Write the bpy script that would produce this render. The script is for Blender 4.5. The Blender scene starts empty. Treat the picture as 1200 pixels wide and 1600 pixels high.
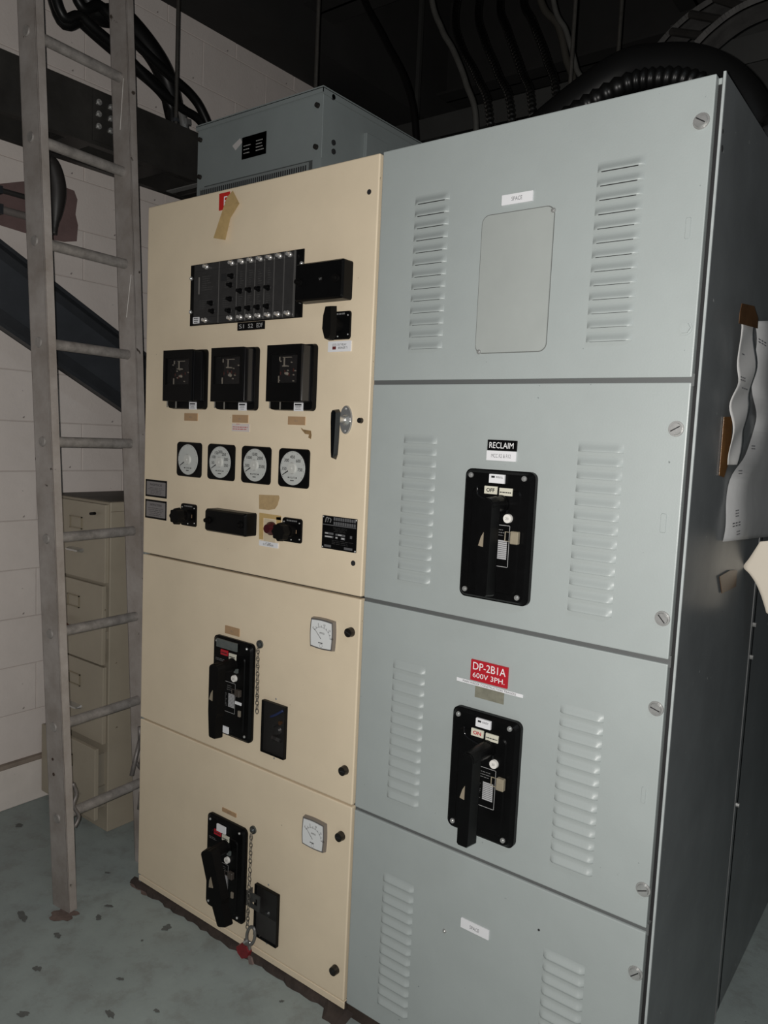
import bpy, bmesh, math, random
from mathutils import Vector, Matrix

random.seed(7)
S = bpy.context.scene
COL = S.collection

# ------------------------------------------------------------------ camera
FPX = 1203.5838
CX, CY, CZ = 2.1727, -1.5444, 1.5867
RR = ((0.79357546, 0.60676538, 0.04553861),      # right
      (0.09404734, -0.04837197, -0.9943919),     # down
      (-0.60115978, 0.7934078, -0.09545148))     # forward
cam_d = bpy.data.cameras.new('camera')
cam_d.sensor_fit = 'VERTICAL'
cam_d.sensor_height = 36.0
cam_d.lens = 36.0 * FPX / 1600.0
cam_d.clip_start = 0.02
cam = bpy.data.objects.new('camera', cam_d)
COL.objects.link(cam)
cam.matrix_world = Matrix(((RR[0][0], -RR[1][0], -RR[2][0], CX),
                           (RR[0][1], -RR[1][1], -RR[2][1], CY),
                           (RR[0][2], -RR[1][2], -RR[2][2], CZ),
                           (0, 0, 0, 1)))
S.camera = cam

# ------------------------------------------------------------------ light
w = bpy.data.worlds.new('world')
S.world = w
w.use_nodes = True
w.node_tree.nodes['Background'].inputs[0].default_value = (0.80, 0.9, 1.0, 1)
w.node_tree.nodes['Background'].inputs[1].default_value = 0.038

fl = bpy.data.lights.new('camera_flash', 'POINT')      # the phone's flash, beside its lens
fl.energy = 130
fl.color = (1.0, 0.97, 0.93)
fl.shadow_soft_size = 0.005
flo = bpy.data.objects.new('camera_flash', fl)
COL.objects.link(flo)
fm = cam.matrix_world.copy()
fm.translation = cam.matrix_world @ Vector((-0.02, 0.008, 0.0))
flo.matrix_world = fm

lt = bpy.data.lights.new('aisle_tube_light', 'AREA')  # the aisle's dim tube, behind the photographer
lt.shape = 'RECTANGLE'
lt.size, lt.size_y = 1.2, 0.15
lt.energy = 12
lt.color = (0.80, 0.92, 1.0)
lto = bpy.data.objects.new('aisle_tube_light', lt)
COL.objects.link(lto)
lto.location = (3.3, -1.6, 3.5)
lto.rotation_euler = (0, 0, 0.5)

S.view_settings.view_transform = 'Standard'
S.view_settings.look = 'None'
S.view_settings.exposure = 0.0
S.view_settings.gamma = 1.0
S.view_settings.use_curve_mapping = False


# ------------------------------------------------------------------ pixel to place
def on(px, py, ax, v):
    a, b = (px - 600) / FPX, (py - 800) / FPX
    d = [RR[0][i] * a + RR[1][i] * b + RR[2][i] for i in range(3)]
    c = (CX, CY, CZ)
    k = 'xyz'.index(ax)
    t = (v - c[k]) / d[k]
    return Vector([c[i] + t * d[i] for i in range(3)])


def F(px, py, d=0.0):
    """pixel -> (x, z) on the cabinet front (y = 0), or on a plane d metres proud of it"""
    p = on(px, py, 'y', -d)
    return p.x, p.z


# ------------------------------------------------------------------ materials
MATS = {}


def mat(name, col, rough=0.5, metal=0.0, var=0.0, var2=None, scale=8.0, bump=0.0, bscale=60.0,
        spots=None, spot_scale=40.0, spot_amt=0.06, spec=0.5, detail=6.0, rvar=0.0, alpha=1.0):
    if name in MATS:
        return MATS[name]
    m = bpy.data.materials.new(name)
    m.use_nodes = True
    nt = m.node_tree
    N, L = nt.nodes, nt.links
    b = N['Principled BSDF']
    b.inputs['Base Color'].default_value = (*col, 1)
    b.inputs['Roughness'].default_value = rough
    b.inputs['Metallic'].default_value = metal
    b.inputs['Specular IOR Level'].default_value = spec
    tc = N.new('ShaderNodeTexCoord')
    last = None
    if var or var2:
        n = N.new('ShaderNodeTexNoise')
        n.inputs['Scale'].default_value = scale
        n.inputs['Detail'].default_value = detail
        n.inputs['Roughness'].default_value = 0.65
        L.new(tc.outputs['Object'], n.inputs['Vector'])
        r = N.new('ShaderNodeValToRGB')
        r.color_ramp.elements[0].position = 0.32
        r.color_ramp.elements[1].position = 0.68
        dark = var2 if var2 else tuple(c * (1 - var) for c in col)
        r.color_ramp.elements[0].color = (*dark, 1)
        r.color_ramp.elements[1].color = (*col, 1)
        L.new(n.outputs['Fac'], r.inputs['Fac'])
        last = r.outputs['Color']
        if rvar:
            mr = N.new('ShaderNodeMapRange')
            mr.inputs['To Min'].default_value = min(1, rough + rvar)
            mr.inputs['To Max'].default_value = max(0, rough - rvar)
            L.new(n.outputs['Fac'], mr.inputs['Value'])
            L.new(mr.outputs[0], b.inputs['Roughness'])
    if spots:
        n2 = N.new('ShaderNodeTexNoise')
        n2.inputs['Scale'].default_value = spot_scale
        n2.inputs['Detail'].default_value = 3
        L.new(tc.outputs['Object'], n2.inputs['Vector'])
        r2 = N.new('ShaderNodeValToRGB')
        r2.color_ramp.elements[0].position = 0.30 + spot_amt - 0.03
        r2.color_ramp.elements[1].position = 0.30 + spot_amt
        r2.color_ramp.elements[0].color = (1, 1, 1, 1)
        r2.color_ramp.elements[1].color = (0, 0, 0, 1)
        L.new(n2.outputs['Fac'], r2.inputs['Fac'])
        mx = N.new('ShaderNodeMix')
        mx.data_type = 'RGBA'
        L.new(r2.outputs['Color'], mx.inputs['Factor'])
        if last:
            L.new(last, mx.inputs[6])
        else:
            mx.inputs[6].default_value = (*col, 1)
        mx.inputs[7].default_value = (*spots, 1)
        last = mx.outputs[2]
    if last:
        L.new(last, b.inputs['Base Color'])
    if bump:
        nb = N.new('ShaderNodeTexNoise')
        nb.inputs['Scale'].default_value = bscale
        nb.inputs['Detail'].default_value = 4
        L.new(tc.outputs['Object'], nb.inputs['Vector'])
        bp = N.new('ShaderNodeBump')
        bp.inputs['Strength'].default_value = bump
        bp.inputs['Distance'].default_value = 0.002
        L.new(nb.outputs['Fac'], bp.inputs['Height'])
        L.new(bp.outputs['Normal'], b.inputs['Normal'])
    if alpha < 1:
        b.inputs['Alpha'].default_value = alpha
    MATS[name] = m
    return m


GREY = mat('grey_enamel', (0.362, 0.396, 0.390), 0.42, var=0.07, scale=5, bump=0.10, bscale=260,
           spots=(0.16, 0.18, 0.18), spot_scale=75, spot_amt=-0.035)
GREYDK = mat('grey_enamel_shaded', (0.155, 0.165, 0.170), 0.30, var=0.25, scale=4, bump=0.06, bscale=180, rvar=0.08,
             spots=(0.33, 0.34, 0.33), spot_scale=55, spot_amt=-0.02)  # darker copy of the front enamel; grazing-light shade put into its colour
GREYBOX = mat('grey_box_enamel', (0.20, 0.225, 0.225), 0.5, var=0.1, scale=6, bump=0.1, bscale=200)
CREAM = mat('cream_enamel', (0.765, 0.645, 0.475), 0.42, var=0.08, scale=4, bump=0.08, bscale=240,
            spots=(0.16, 0.11, 0.06), spot_scale=58, spot_amt=-0.045)
CREAMEDGE = mat('cream_edge', (0.60, 0.49, 0.32), 0.35, var=0.05)
GAP = mat('dark_gap', (0.012, 0.012, 0.013), 0.8)
BLACK = mat('black_plastic', (0.0035, 0.0035, 0.0037), 0.36, var=0.3, scale=30, spec=0.13)
BLACKM = mat('black_matte', (0.0035, 0.0032, 0.0032), 0.55, var=0.3, scale=25, spec=0.14)
BLACKG = mat('black_gloss', (0.006, 0.006, 0.007), 0.12, spec=0.5)
MODULE = mat('charcoal_module', (0.030, 0.029, 0.029), 0.55, var=0.25, scale=60)
STEEL = mat('zinc_steel', (0.50, 0.50, 0.49), 0.34, metal=0.6, var=0.25, scale=70)
CHROME = mat('chrome', (0.62, 0.62, 0.61), 0.30, metal=0.85)
ALU = mat('weathered_aluminium', (0.42, 0.385, 0.365), 0.55, metal=0.2, var2=(0.27, 0.235, 0.21), scale=7, bump=0.25,
          bscale=45, spots=(0.07, 0.055, 0.045), spot_scale=24, spot_amt=-0.02)
WHITE = mat('white_label', (0.74, 0.74, 0.76), 0.45)
OFFWH = mat('ivory_plastic', (0.62, 0.60, 0.50), 0.4)
DIAL = mat('meter_dial', (0.50, 0.51, 0.49), 0.5, var=0.05, scale=30)
DIALW = mat('meter_dial_white', (0.72, 0.73, 0.73), 0.4)
RED = mat('red_plate', (0.42, 0.012, 0.022), 0.4)
REDLAMP = mat('red_lens', (0.05, 0.005, 0.008), 0.25)
REDDK = mat('red_coating', (0.22, 0.015, 0.02), 0.5, var=0.4, scale=40)
BROWNPL = mat('tan_engraved_plate', (0.42, 0.27, 0.15), 0.5, var=0.1, scale=20)
TAPE = mat('brown_tape', (0.10, 0.05, 0.022), 0.3, var=0.35, scale=25)
TAPECL = mat('cloudy_clear_tape', (0.22, 0.23, 0.225), 0.35, var=0.2, scale=14, alpha=0.75)
MASK = mat('aged_masking_tape', (0.52, 0.36, 0.15), 0.5, var=0.12, scale=50)
RESID = mat('tape_residue', (0.47, 0.33, 0.17), 0.55, var=0.18, scale=60)
PAPER = mat('paper', (0.52, 0.51, 0.50), 0.85, var=0.06, scale=6)
PAPERG = mat('paper_grey_print', (0.34, 0.34, 0.34), 0.85, var=0.15, scale=9)
PAPERC = mat('paper_cream', (0.62, 0.56, 0.47), 0.85, var=0.04, scale=6)
INK = mat('black_ink', (0.012, 0.012, 0.014), 0.6)
INKG = mat('grey_ink', (0.14, 0.14, 0.15), 0.6)
INKW = mat('white_engraving', (0.80, 0.80, 0.80), 0.5)
INKDIM = mat('dim_print', (0.16, 0.16, 0.16), 0.6)
INKRED = mat('red_ink', (0.45, 0.02, 0.03), 0.6)
WALLM = mat('painted_block', (0.70, 0.635, 0.595), 0.75, var=0.09, scale=5, bump=0.35, bscale=90,
            spots=(0.27, 0.235, 0.22), spot_scale=30, spot_amt=-0.05)
JOINT = mat('painted_joint', (0.50, 0.45, 0.42), 0.85, var=0.15, scale=9)
PLINTH = mat('plinth_paint', (0.72, 0.66, 0.61), 0.8, var=0.12, scale=5, bump=0.4, bscale=50,
             spots=(0.16, 0.12, 0.10), spot_scale=40, spot_amt=-0.03)
LEDGE = mat('ledge_dirt', (0.30, 0.245, 0.20), 0.9, var=0.35, scale=14, bump=0.5)
PRIMER = mat('bare_mauve_patch', (0.17, 0.11, 0.105), 0.9, var=0.2, scale=16, bump=0.4)
DKSTEEL = mat('dark_painted_steel', (0.028, 0.031, 0.036), 0.5, var=0.3, scale=7, bump=0.2, bscale=50)
TRAYM = mat('dark_tray_steel', (0.055, 0.052, 0.048), 0.42, metal=0.5, var=0.4, scale=7, bump=0.12)
CEILM = mat('unlit_dark_ceiling', (0.020, 0.019, 0.018), 0.9, var=0.4, scale=3)  # near-black colour stands in for the unlit dark beyond the flash
DUCTM = mat('unlit_dark_duct', (0.035, 0.035, 0.033), 0.7, var=0.3, scale=3)  # unlit darkness overhead put into the duct and tray colour
CABLE = mat('black_cable', (0.005, 0.005, 0.005), 0.40, spec=0.25)
ARMOUR = mat('dark_armour', (0.35, 0.35, 0.34), 0.28, metal=1.0)
CABGREY = mat('grey_cable', (0.07, 0.068, 0.062), 0.5, var=0.3, scale=20)
FILE = mat('filing_cabinet_enamel', (0.36, 0.315, 0.245), 0.45, var=0.10, scale=5, bump=0.08, bscale=150,
           spots=(0.13, 0.10, 0.07), spot_scale=32, spot_amt=-0.05)
FILETOP = mat('filing_cabinet_top', (0.10, 0.085, 0.065), 0.6, var=0.25, scale=6)
RUST = mat('rust_strap', (0.15, 0.055, 0.03), 0.7, var=0.3, scale=30)
BASECH = mat('rusty_base', (0.045, 0.030, 0.022), 0.85, var=0.5, scale=18, bump=0.5)
GROUT = mat('broken_grout', (0.05, 0.036, 0.03), 0.9, var=0.45, scale=22, bump=0.7, bscale=35)
COPPER = mat('copper_lead', (0.35, 0.16, 0.07), 0.3, metal=0.9)
BLUEW = mat('blue_wire', (0.02, 0.035, 0.12), 0.4)
GREYPL = mat('grey_plate', (0.11, 0.125, 0.12), 0.45, var=0.25, scale=40)
SILV = mat('silver_label', (0.21, 0.195, 0.195), 0.45, var=0.1, scale=30)


def glass(name, tint=(1, 1, 1), alpha=0.18):
    m = bpy.data.materials.new(name)
    m.use_nodes = True
    b = m.node_tree.nodes['Principled BSDF']
    b.inputs['Base Color'].default_value = (*tint, 1)
    b.inputs['Roughness'].default_value = 0.03
    b.inputs['Alpha'].default_value = alpha
    return m


GLASS = glass('window_pane', (0.02, 0.02, 0.02), 0.10)
GLASSC = glass('meter_glass', (0.6, 0.6, 0.6), 0.05)


def floor_material():
    m = bpy.data.materials.new('painted_concrete')
    m.use_nodes = True
    nt = m.node_tree
    N, L = nt.nodes, nt.links
    b = N['Principled BSDF']
    tc = N.new('ShaderNodeTexCoord')

    def noise(scale, detail=5, rough=0.6):
        n = N.new('ShaderNodeTexNoise')
        n.inputs['Scale'].default_value = scale
        n.inputs['Detail'].default_value = detail
        n.inputs['Roughness'].default_value = rough
        L.new(tc.outputs['Object'], n.inputs['Vector'])
        return n.outputs['Fac']

    def ramp(src, p0, c0, p1, c1):
        r = N.new('ShaderNodeValToRGB')
        r.color_ramp.elements[0].position = p0
        r.color_ramp.elements[1].position = p1
        r.color_ramp.elements[0].color = (*c0, 1)
        r.color_ramp.elements[1].color = (*c1, 1)
        L.new(src, r.inputs['Fac'])
        return r.outputs['Color']

    def mix(fac, a, bcol):
        x = N.new('ShaderNodeMix')
        x.data_type = 'RGBA'
        L.new(fac, x.inputs['Factor'])
        L.new(a, x.inputs[6])
        x.inputs[7].default_value = (*bcol, 1)
        return x.outputs[2]

    base = ramp(noise(2.6, 8, 0.7), 0.28, (0.215, 0.245, 0.24), 0.72, (0.30, 0.345, 0.335))
    scuff = ramp(noise(11, 6, 0.7), 0.36, (1, 1, 1), 0.50, (0, 0, 0))
    m1 = N.new('ShaderNodeMath')
    m1.operation = 'MULTIPLY'
    m1.inputs[1].default_value = 0.35
    L.new(scuff, m1.inputs[0])
    c = mix(m1.outputs[0], base, (0.15, 0.145, 0.135))
    chips = ramp(noise(26, 3, 0.5), 0.225, (1, 1, 1), 0.25, (0, 0, 0))
    c = mix(chips, c, (0.06, 0.055, 0.05))
    chips2 = ramp(noise(60, 2, 0.5), 0.225, (1, 1, 1), 0.25, (0, 0, 0))
    c = mix(chips2, c, (0.03, 0.03, 0.03))
    L.new(c, b.inputs['Base Color'])
    b.inputs['Roughness'].default_value = 0.55
    bp = N.new('ShaderNodeBump')
    bp.inputs['Strength'].default_value = 0.25
    bp.inputs['Distance'].default_value = 0.004
    L.new(noise(30, 6, 0.7), bp.inputs['Height'])
    L.new(bp.outputs['Normal'], b.inputs['Normal'])
    return m


FLOORM = floor_material()


# ------------------------------------------------------------------ mesh helpers
def mesh_from(bm, m, name):
    me = bpy.data.meshes.new(name)
    bmesh.ops.recalc_face_normals(bm, faces=bm.faces)
    bm.to_mesh(me)
    bm.free()
    for x in (m if isinstance(m, (list, tuple)) else [m]):
        me.materials.append(x)
    return me


def obj(name, bm, m, parent=None, smooth=False, label=None):
    me = bm if isinstance(bm, bpy.types.Mesh) else mesh_from(bm, m, name)
    if smooth:
        for p in me.polygons:
            p.use_smooth = True
    o = bpy.data.objects.new(name, me)
    COL.objects.link(o)
    if parent:
        o.parent = parent
        if parent.type == 'EMPTY':
            o.matrix_parent_inverse = Matrix.Translation(-parent.location)
    if label:
        o['label'] = label
    return o


def inst(name, me, loc, parent, rot=(0, 0, 0), scale=(1, 1, 1)):
    o = bpy.data.objects.new(name, me)
    COL.objects.link(o)
    o.location = loc
    o.rotation_euler = rot
    o.scale = scale
    o.parent = parent
    if parent.type == 'EMPTY':
        o.matrix_parent_inverse = Matrix.Translation(-parent.location)
    return o


def thing(name, label, cat, loc, group=None):
    o = bpy.data.objects.new(name, None)
    COL.objects.link(o)
    o.location = loc
    o.empty_display_size = 0.1
    o['label'] = label
    o['category'] = cat
    if group:
        o['group'] = group
    return o


def tag(o, label, cat, group=None):
    o['label'] = label
    o['category'] = cat
    if group:
        o['group'] = group
    return o


def B():
    return bmesh.new()


def box(bm, x0, x1, y0, y1, z0, z1, bev=0.0, seg=1):
    xs, ys, zs = sorted((x0, x1)), sorted((y0, y1)), sorted((z0, z1))
    v = [bm.verts.new((x, y, z)) for x in xs for y in ys for z in zs]
    fs = [bm.faces.new([v[i] for i in q]) for q in
          ((0, 1, 3, 2), (4, 6, 7, 5), (0, 4, 5, 1), (2, 3, 7, 6), (0, 2, 6, 4), (1, 5, 7, 3))]
    if bev:
        es = list({e for f in fs for e in f.edges})
        bmesh.ops.bevel(bm, geom=es, offset=bev, segments=seg, affect='EDGES', profile=0.6)
    return bm


def prism(bm, pts, y0, y1, inset=0.0):
    """polygon of (x, z) extruded along y from y0 (back) to y1 (front); front ring inset towards the centre"""
    n = len(pts)
    cx = sum(p[0] for p in pts) / n
    cz = sum(p[1] for p in pts) / n
    ex = max(abs(p[0] - cx) for p in pts)
    ez = max(abs(p[1] - cz) for p in pts)
    a = [bm.verts.new((x, y0, z)) for x, z in pts]
    b = [bm.verts.new((cx + (x - cx) * (1 - inset / ex), y1, cz + (z - cz) * (1 - inset / ez))) for x, z in pts]
    bm.faces.new(a)
    bm.faces.new(b[::-1])
    for i in range(n):
        j = (i + 1) % n
        bm.faces.new((a[i], b[i], b[j], a[j]))
    return bm


def rr(x0, x1, z0, z1, r, k=5):
    """rounded rectangle outline in (x, z)"""
    if x0 > x1: x0, x1 = x1, x0
    if z0 > z1: z0, z1 = z1, z0
    out = []
    for cx, cz, a0 in ((x1 - r, z1 - r, 0), (x0 + r, z1 - r, 90), (x0 + r, z0 + r, 180), (x1 - r, z0 + r, 270)):
        for i in range(k + 1):
            a = math.radians(a0 + 90 * i / k)
            out.append((cx + r * math.cos(a), cz + r * math.sin(a)))
    return out


def frame_y(d):
    d = Vector(d).normalized()
    up = Vector((0, 0, 1)) if abs(d.z) < 0.9 else Vector((1, 0, 0))
    a = d.cross(up).normalized()
    return a, a.cross(d).normalized()


def cyl(bm, p0, p1, r0, r1=None, n=16):
    if r1 is None: r1 = r0
    p0, p1 = Vector(p0), Vector(p1)
    a, b = frame_y(p1 - p0)
    c0, c1 = [], []
    for i in range(n):
        t = 2 * math.pi * i / n
        o = a * math.cos(t) + b * math.sin(t)
        c0.append(bm.verts.new(p0 + o * r0))
        c1.append(bm.verts.new(p1 + o * r1))
    bm.faces.new(c0[::-1])
    bm.faces.new(c1)
    for i in range(n):
        j = (i + 1) % n
        bm.faces.new((c0[i], c0[j], c1[j], c1[i]))
    return bm


def spline(pts, n=8):
    P = [Vector(p) for p in pts]
    P = [P[0] * 2 - P[1]] + P + [P[-1] * 2 - P[-2]]
    out = []
    for i in range(1, len(P) - 2):
        for k in range(n):
            t = k / n
            out.append(0.5 * ((2 * P[i]) + (-P[i - 1] + P[i + 1]) * t +
                              (2 * P[i - 1] - 5 * P[i] + 4 * P[i + 1] - P[i + 2]) * t * t +
                              (-P[i - 1] + 3 * P[i] - 3 * P[i + 1] + P[i + 2]) * t ** 3))
    out.append(P[-2])
    return out


def tube(bm, path, r, n=8, closed=False, rf=None):
    path = [Vector(p) for p in path]
    rings = []
    m = len(path)
    ref = None
    for i, p in enumerate(path):
        if closed:
            d = path[(i + 1) % m] - path[i - 1]
        else:
            d = path[min(i + 1, m - 1)] - path[max(i - 1, 0)]
        d.normalize()
        if ref is None:
            ref, _ = frame_y(d)
        a = (ref - d * ref.dot(d)).normalized()
        ref = a
        b = a.cross(d)
        rad = rf(i) if rf else r
        rings.append([bm.verts.new(p + (a * math.cos(2 * math.pi * k / n) + b * math.sin(2 * math.pi * k / n)) * rad)
                      for k in range(n)])
    for i in range(m if closed else m - 1):
        c, d = rings[i], rings[(i + 1) % m]
        for k in range(n):
            l = (k + 1) % n
            bm.faces.new((c[k], c[l], d[l], d[k]))
    if not closed:
        bm.faces.new(rings[0][::-1])
        bm.faces.new(rings[-1])
    return bm


def text_mesh(body, width=None, height=None, bold=0.0):
    cu = bpy.data.curves.new('lettering', 'FONT')
    cu.body = body
    cu.align_x = 'CENTER'
    cu.align_y = 'CENTER'
    cu.size = 1.0
    cu.offset = bold
    cu.resolution_u = 3
    o = bpy.data.objects.new('lettering', cu)
    COL.objects.link(o)
    bpy.context.view_layer.update()
    me = bpy.data.meshes.new_from_object(o.evaluated_get(bpy.context.evaluated_depsgraph_get()))
    bpy.data.objects.remove(o)
    bpy.data.curves.remove(cu)
    xs = [v.co.x for v in me.vertices]
    ys = [v.co.y for v in me.vertices]
    if not xs:
        return me
    cx, cy = (min(xs) + max(xs)) / 2, (min(ys) + max(ys)) / 2
    sx = width / (max(xs) - min(xs)) if width else None
    sy = height / (max(ys) - min(ys)) if height else sx
    if sx is None: sx = sy
    for v in me.vertices:
        v.co = ((v.co.x - cx) * sx, 0.0, (v.co.y - cy) * sy)
    me.materials.clear()
    return me


def text(body, x, z, d, m, parent, width=None, height=None, bold=0.0, name='lettering', rot=0.0):
    """flat lettering on the plane y = -d, reading from the front"""
    me = text_mesh(body, width, height, bold)
    c, s = math.cos(rot), math.sin(rot)
    for v in me.vertices:
        v.co = (x + v.co.x * c - v.co.z * s, -d, z + v.co.x * s + v.co.z * c)
    me.materials.append(m)
    o = bpy.data.objects.new(name, me)
    COL.objects.link(o)
    o.parent = parent
    if parent.type == 'EMPTY':
        o.matrix_parent_inverse = Matrix.Translation(-parent.location)
    return o


def quad(bm, x0, x1, z0, z1, y):
    v = [bm.verts.new(p) for p in ((x0, y, z0), (x1, y, z0), (x1, y, z1), (x0, y, z1))]
    bm.faces.new(v)


def lines(bm, x0, x1, z0, z1, rows, y, frac=(0.5, 1.0), centre=False, fill=0.42):
    """illegible small print: short dashes in rows"""
    h = (z1 - z0) / rows
    for i in range(rows):
        zc = z1 - (i + 0.5) * h
        wdt = (x1 - x0) * random.uniform(*frac)
        a = (x0 + x1) / 2 - wdt / 2 if centre else x0
        x = a
        while x < a + wdt - 1e-5:
            l = min(random.uniform(0.08, 0.25) * (x1 - x0), a + wdt - x)
            quad(bm, x, x + l, zc - h * fill / 2, zc + h * fill / 2, y)
            x += l + 0.035 * (x1 - x0)


def plate(name, x0, x1, z0, z1, d, m, parent, r=0.001, label=None, base=0.0):
    return obj(name, prism(B(), rr(x0, x1, z0, z1, r, 3), -base, -d), m, parent, label=label)


def px_rect(a, b, d=0.0):
    """rectangle from two opposite corner pixels (upper-left, lower-right)"""
    p, q = F(*a, d), F(*b, d)
    return p[0], q[0], q[1], p[1]


def px_poly(pts, d=0.0):
    return [F(*p, d) for p in pts]


# ================================================================== STRUCTURE
XW = -0.86


def struct(o):
    o['kind'] = 'structure'
    return o


floor = struct(obj('floor', box(B(), -1.4, 6.0, -4.5, 5.2, -0.12, 0.0), FLOORM))
# brown stains and scrapes where the paint has broken along the cabinet foot
def blotch(cx, cy, rx, ry, m, z=0.0012, n=26, rot=0.0, parent=None, name='floor_stain'):
    bm = B()
    vs = []
    for i in range(n):
        t = 2 * math.pi * i / n
        k = 1 + 0.22 * math.sin(2 * t + cx * 40) + 0.15 * math.sin(5 * t + cy * 30) + random.uniform(-0.10, 0.10)
        x, y = rx * k * math.cos(t), ry * k * math.sin(t)
        vs.append(bm.verts.new((cx + x * math.cos(rot) - y * math.sin(rot), cy + x * math.sin(rot) + y * math.cos(rot), z)))
    bm.faces.new(vs)
    return obj(name, bm, m, parent or floor)


STAIN = mat('brown_floor_stain', (0.16, 0.115, 0.10), 0.85, var=0.4, scale=30)
CHIP = mat('dark_paint_chip', (0.12, 0.125, 0.12), 0.85, var=0.3, scale=60)
for (px, py, rx, ry, m) in ((226, 1388, .060, .030, STAIN), (300, 1590, .0, .0, None), (100, 1429, .050, .030, STAIN),
                            (35, 1432, .028, .013, CHIP), (172, 1585, .020, .008, CHIP), (260, 1450, .016, .014, CHIP),
                            (170, 1416, .013, .008, CHIP), (154, 1434, .013, .010, CHIP), (90, 1462, .014, .010, CHIP),
                            (58, 1514, .014, .010, CHIP), (188, 1530, .010, .007, CHIP), (245, 1580, .009, .006, CHIP),
                            (222, 1470, .005, .004, CHIP), (168, 1364, .009, .006, CHIP), (36, 1585, .020, .009, CHIP),
                            (440, 1565, .007, .005, CHIP), (30, 1290, .018, .012, CHIP), (413, 1504, .05, .009, STAIN)):
    if m:
        p = on(px, py, 'z', 0)
        blotch(p.x, p.y, rx, ry, m, rot=random.uniform(-.4, .6))

wall = struct(obj('wall_left', box(B(), XW - 0.25, XW - 0.003, -1.2, 5.0, 0.0, 4.2), JOINT))
bmb = box(B(), XW - 0.1, XW, 0.0012, 0.3988, 0.001, 0.199, 0.0022)
blk = mesh_from(bmb, WALLM, 'block')
bmb = box(B(), XW - 0.1, XW, 0.0012, 0.3988, 0.001, 0.199, 0.0022)
for ci in range(17):
    z = 0.188 + 0.2 * ci
    off = 0.1 if ci % 2 == 1 else -0.1
    for k in range(-3, 10):
        y = off + 0.4 * k
        if y > 3.4: continue
        inst('block', blk, (random.uniform(-0.0012, 0.0008), y, z), wall)
plinth = obj('plinth', box(B(), XW - 0.1, -0.838, -1.2, 5.0, 0.0, 0.172, 0.004), PLINTH, wall,
             label='white painted plinth along the foot of the wall')
obj('ledge', box(B(), XW - 0.1, -0.836, -1.2, 5.0, 0.172, 0.190, 0.003), LEDGE, wall)
# unpainted patch where something was removed
bm = B()
vs = []
for (px, py) in ((-30, 290), (40, 283), (95, 290), (116, 298), (121, 312), (118, 335), (122, 352), (120, 377), (100, 378), (78, 374),
                 (45, 366), (0, 352), (-30, 348)):
    p = on(px, py, 'x', XW + 0.002)
    vs.append(bm.verts.new(p))
bm.faces.new(vs)
obj('bare_patch', bm, PRIMER, wall)

struct(obj('wall_back', box(B(), -1.2, 6.0, 5.0, 5.2, 0, 4.2), CEILM))
ceiling = struct(obj('ceiling', box(B(), -1.2, 6.0, -4.5, 5.2, 4.2, 4.35), CEILM))
def ibeam(name, ax, a0, a1, c, z0, z1, wd, parent):
    bm = B()
    t = 0.014
    for (u0, u1, q0, q1) in ((c - wd / 2, c + wd / 2, z0, z0 + t), (c - wd / 2, c + wd / 2, z1 - t, z1), (c - t / 2, c + t / 2, z0, z1)):
        if ax == 'y': box(bm, u0, u1, a0, a1, q0, q1)
        else: box(bm, a0, a1, u0, u1, q0, q1)
    return obj(name, bm, CEILM, parent)


obj('edge_beam', box(B(), XW - 0.05, -0.56, -1.2, 5.0, 3.46, 4.2), CEILM, ceiling)
for y in (1.35, 2.5, 3.7):
    ibeam('beam', 'x', -0.56, 6.0, y, 3.62, 4.2, 0.22, ceiling)
for x in (0.9, 2.4):
    ibeam('beam', 'y', -1.2, 5.0, x, 3.75, 4.2, 0.18, ceiling)

# ================================================================== CABINET GEOMETRY
ZT, Z1, Z2, Z3, ZB = 2.286, 1.725, 1.169, 0.602, 0.04
XM, XR, XS = 0.944, 1.728, 1.745
DEP = 0.655

# ------------------------------------------------------------------ grey switchgear
gs = thing('grey_switchgear', 'tall grey four-door switchgear cabinet with louvred doors beside the cream one', 'cabinet', (1.345, 0.33, 0))
bm = B()
box(bm, XM + 0.004, XS - 0.003, 0.022, DEP, 0.0, ZT - 0.012)
obj('body', bm, [GAP], gs)
bm = B()
box(bm, XS - 0.003, XS, 0.0, DEP, 0.0, ZT, 0.0008)
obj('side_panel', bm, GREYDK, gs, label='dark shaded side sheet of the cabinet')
obj('side_edge', box(B(), XS - 0.0045, XS + 0.0004, -0.003, 0.003, 0.0, ZT, 0.0006), mat('bare_sheet_edge', (0.42, 0.45, 0.45), 0.35, var=0.2, scale=20), gs)
obj('top_panel', box(B(), XM + 0.002, XS - 0.012, 0.0205, DEP, ZT - 0.012, ZT - 0.001), GREY, gs)
obj('base_channel', box(B(), XM + 0.002, XS - 0.004, 0.012, DEP, 0.0, 0.038), BASECH, gs)
for z, r_ in ((2.05, 0.0035), (2.13, 0.003)):
    p = on(1129 if z > 2.1 else 1128, 205 if z > 2.1 else 232, 'x', XS)
    obj('rivet_hole', cyl(B(), (XS - 0.001, p.y, p.z), (XS + 0.0008, p.y, p.z), 0.006 if z < 2.1 else 0.004, n=10), GAP, gs)
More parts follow.
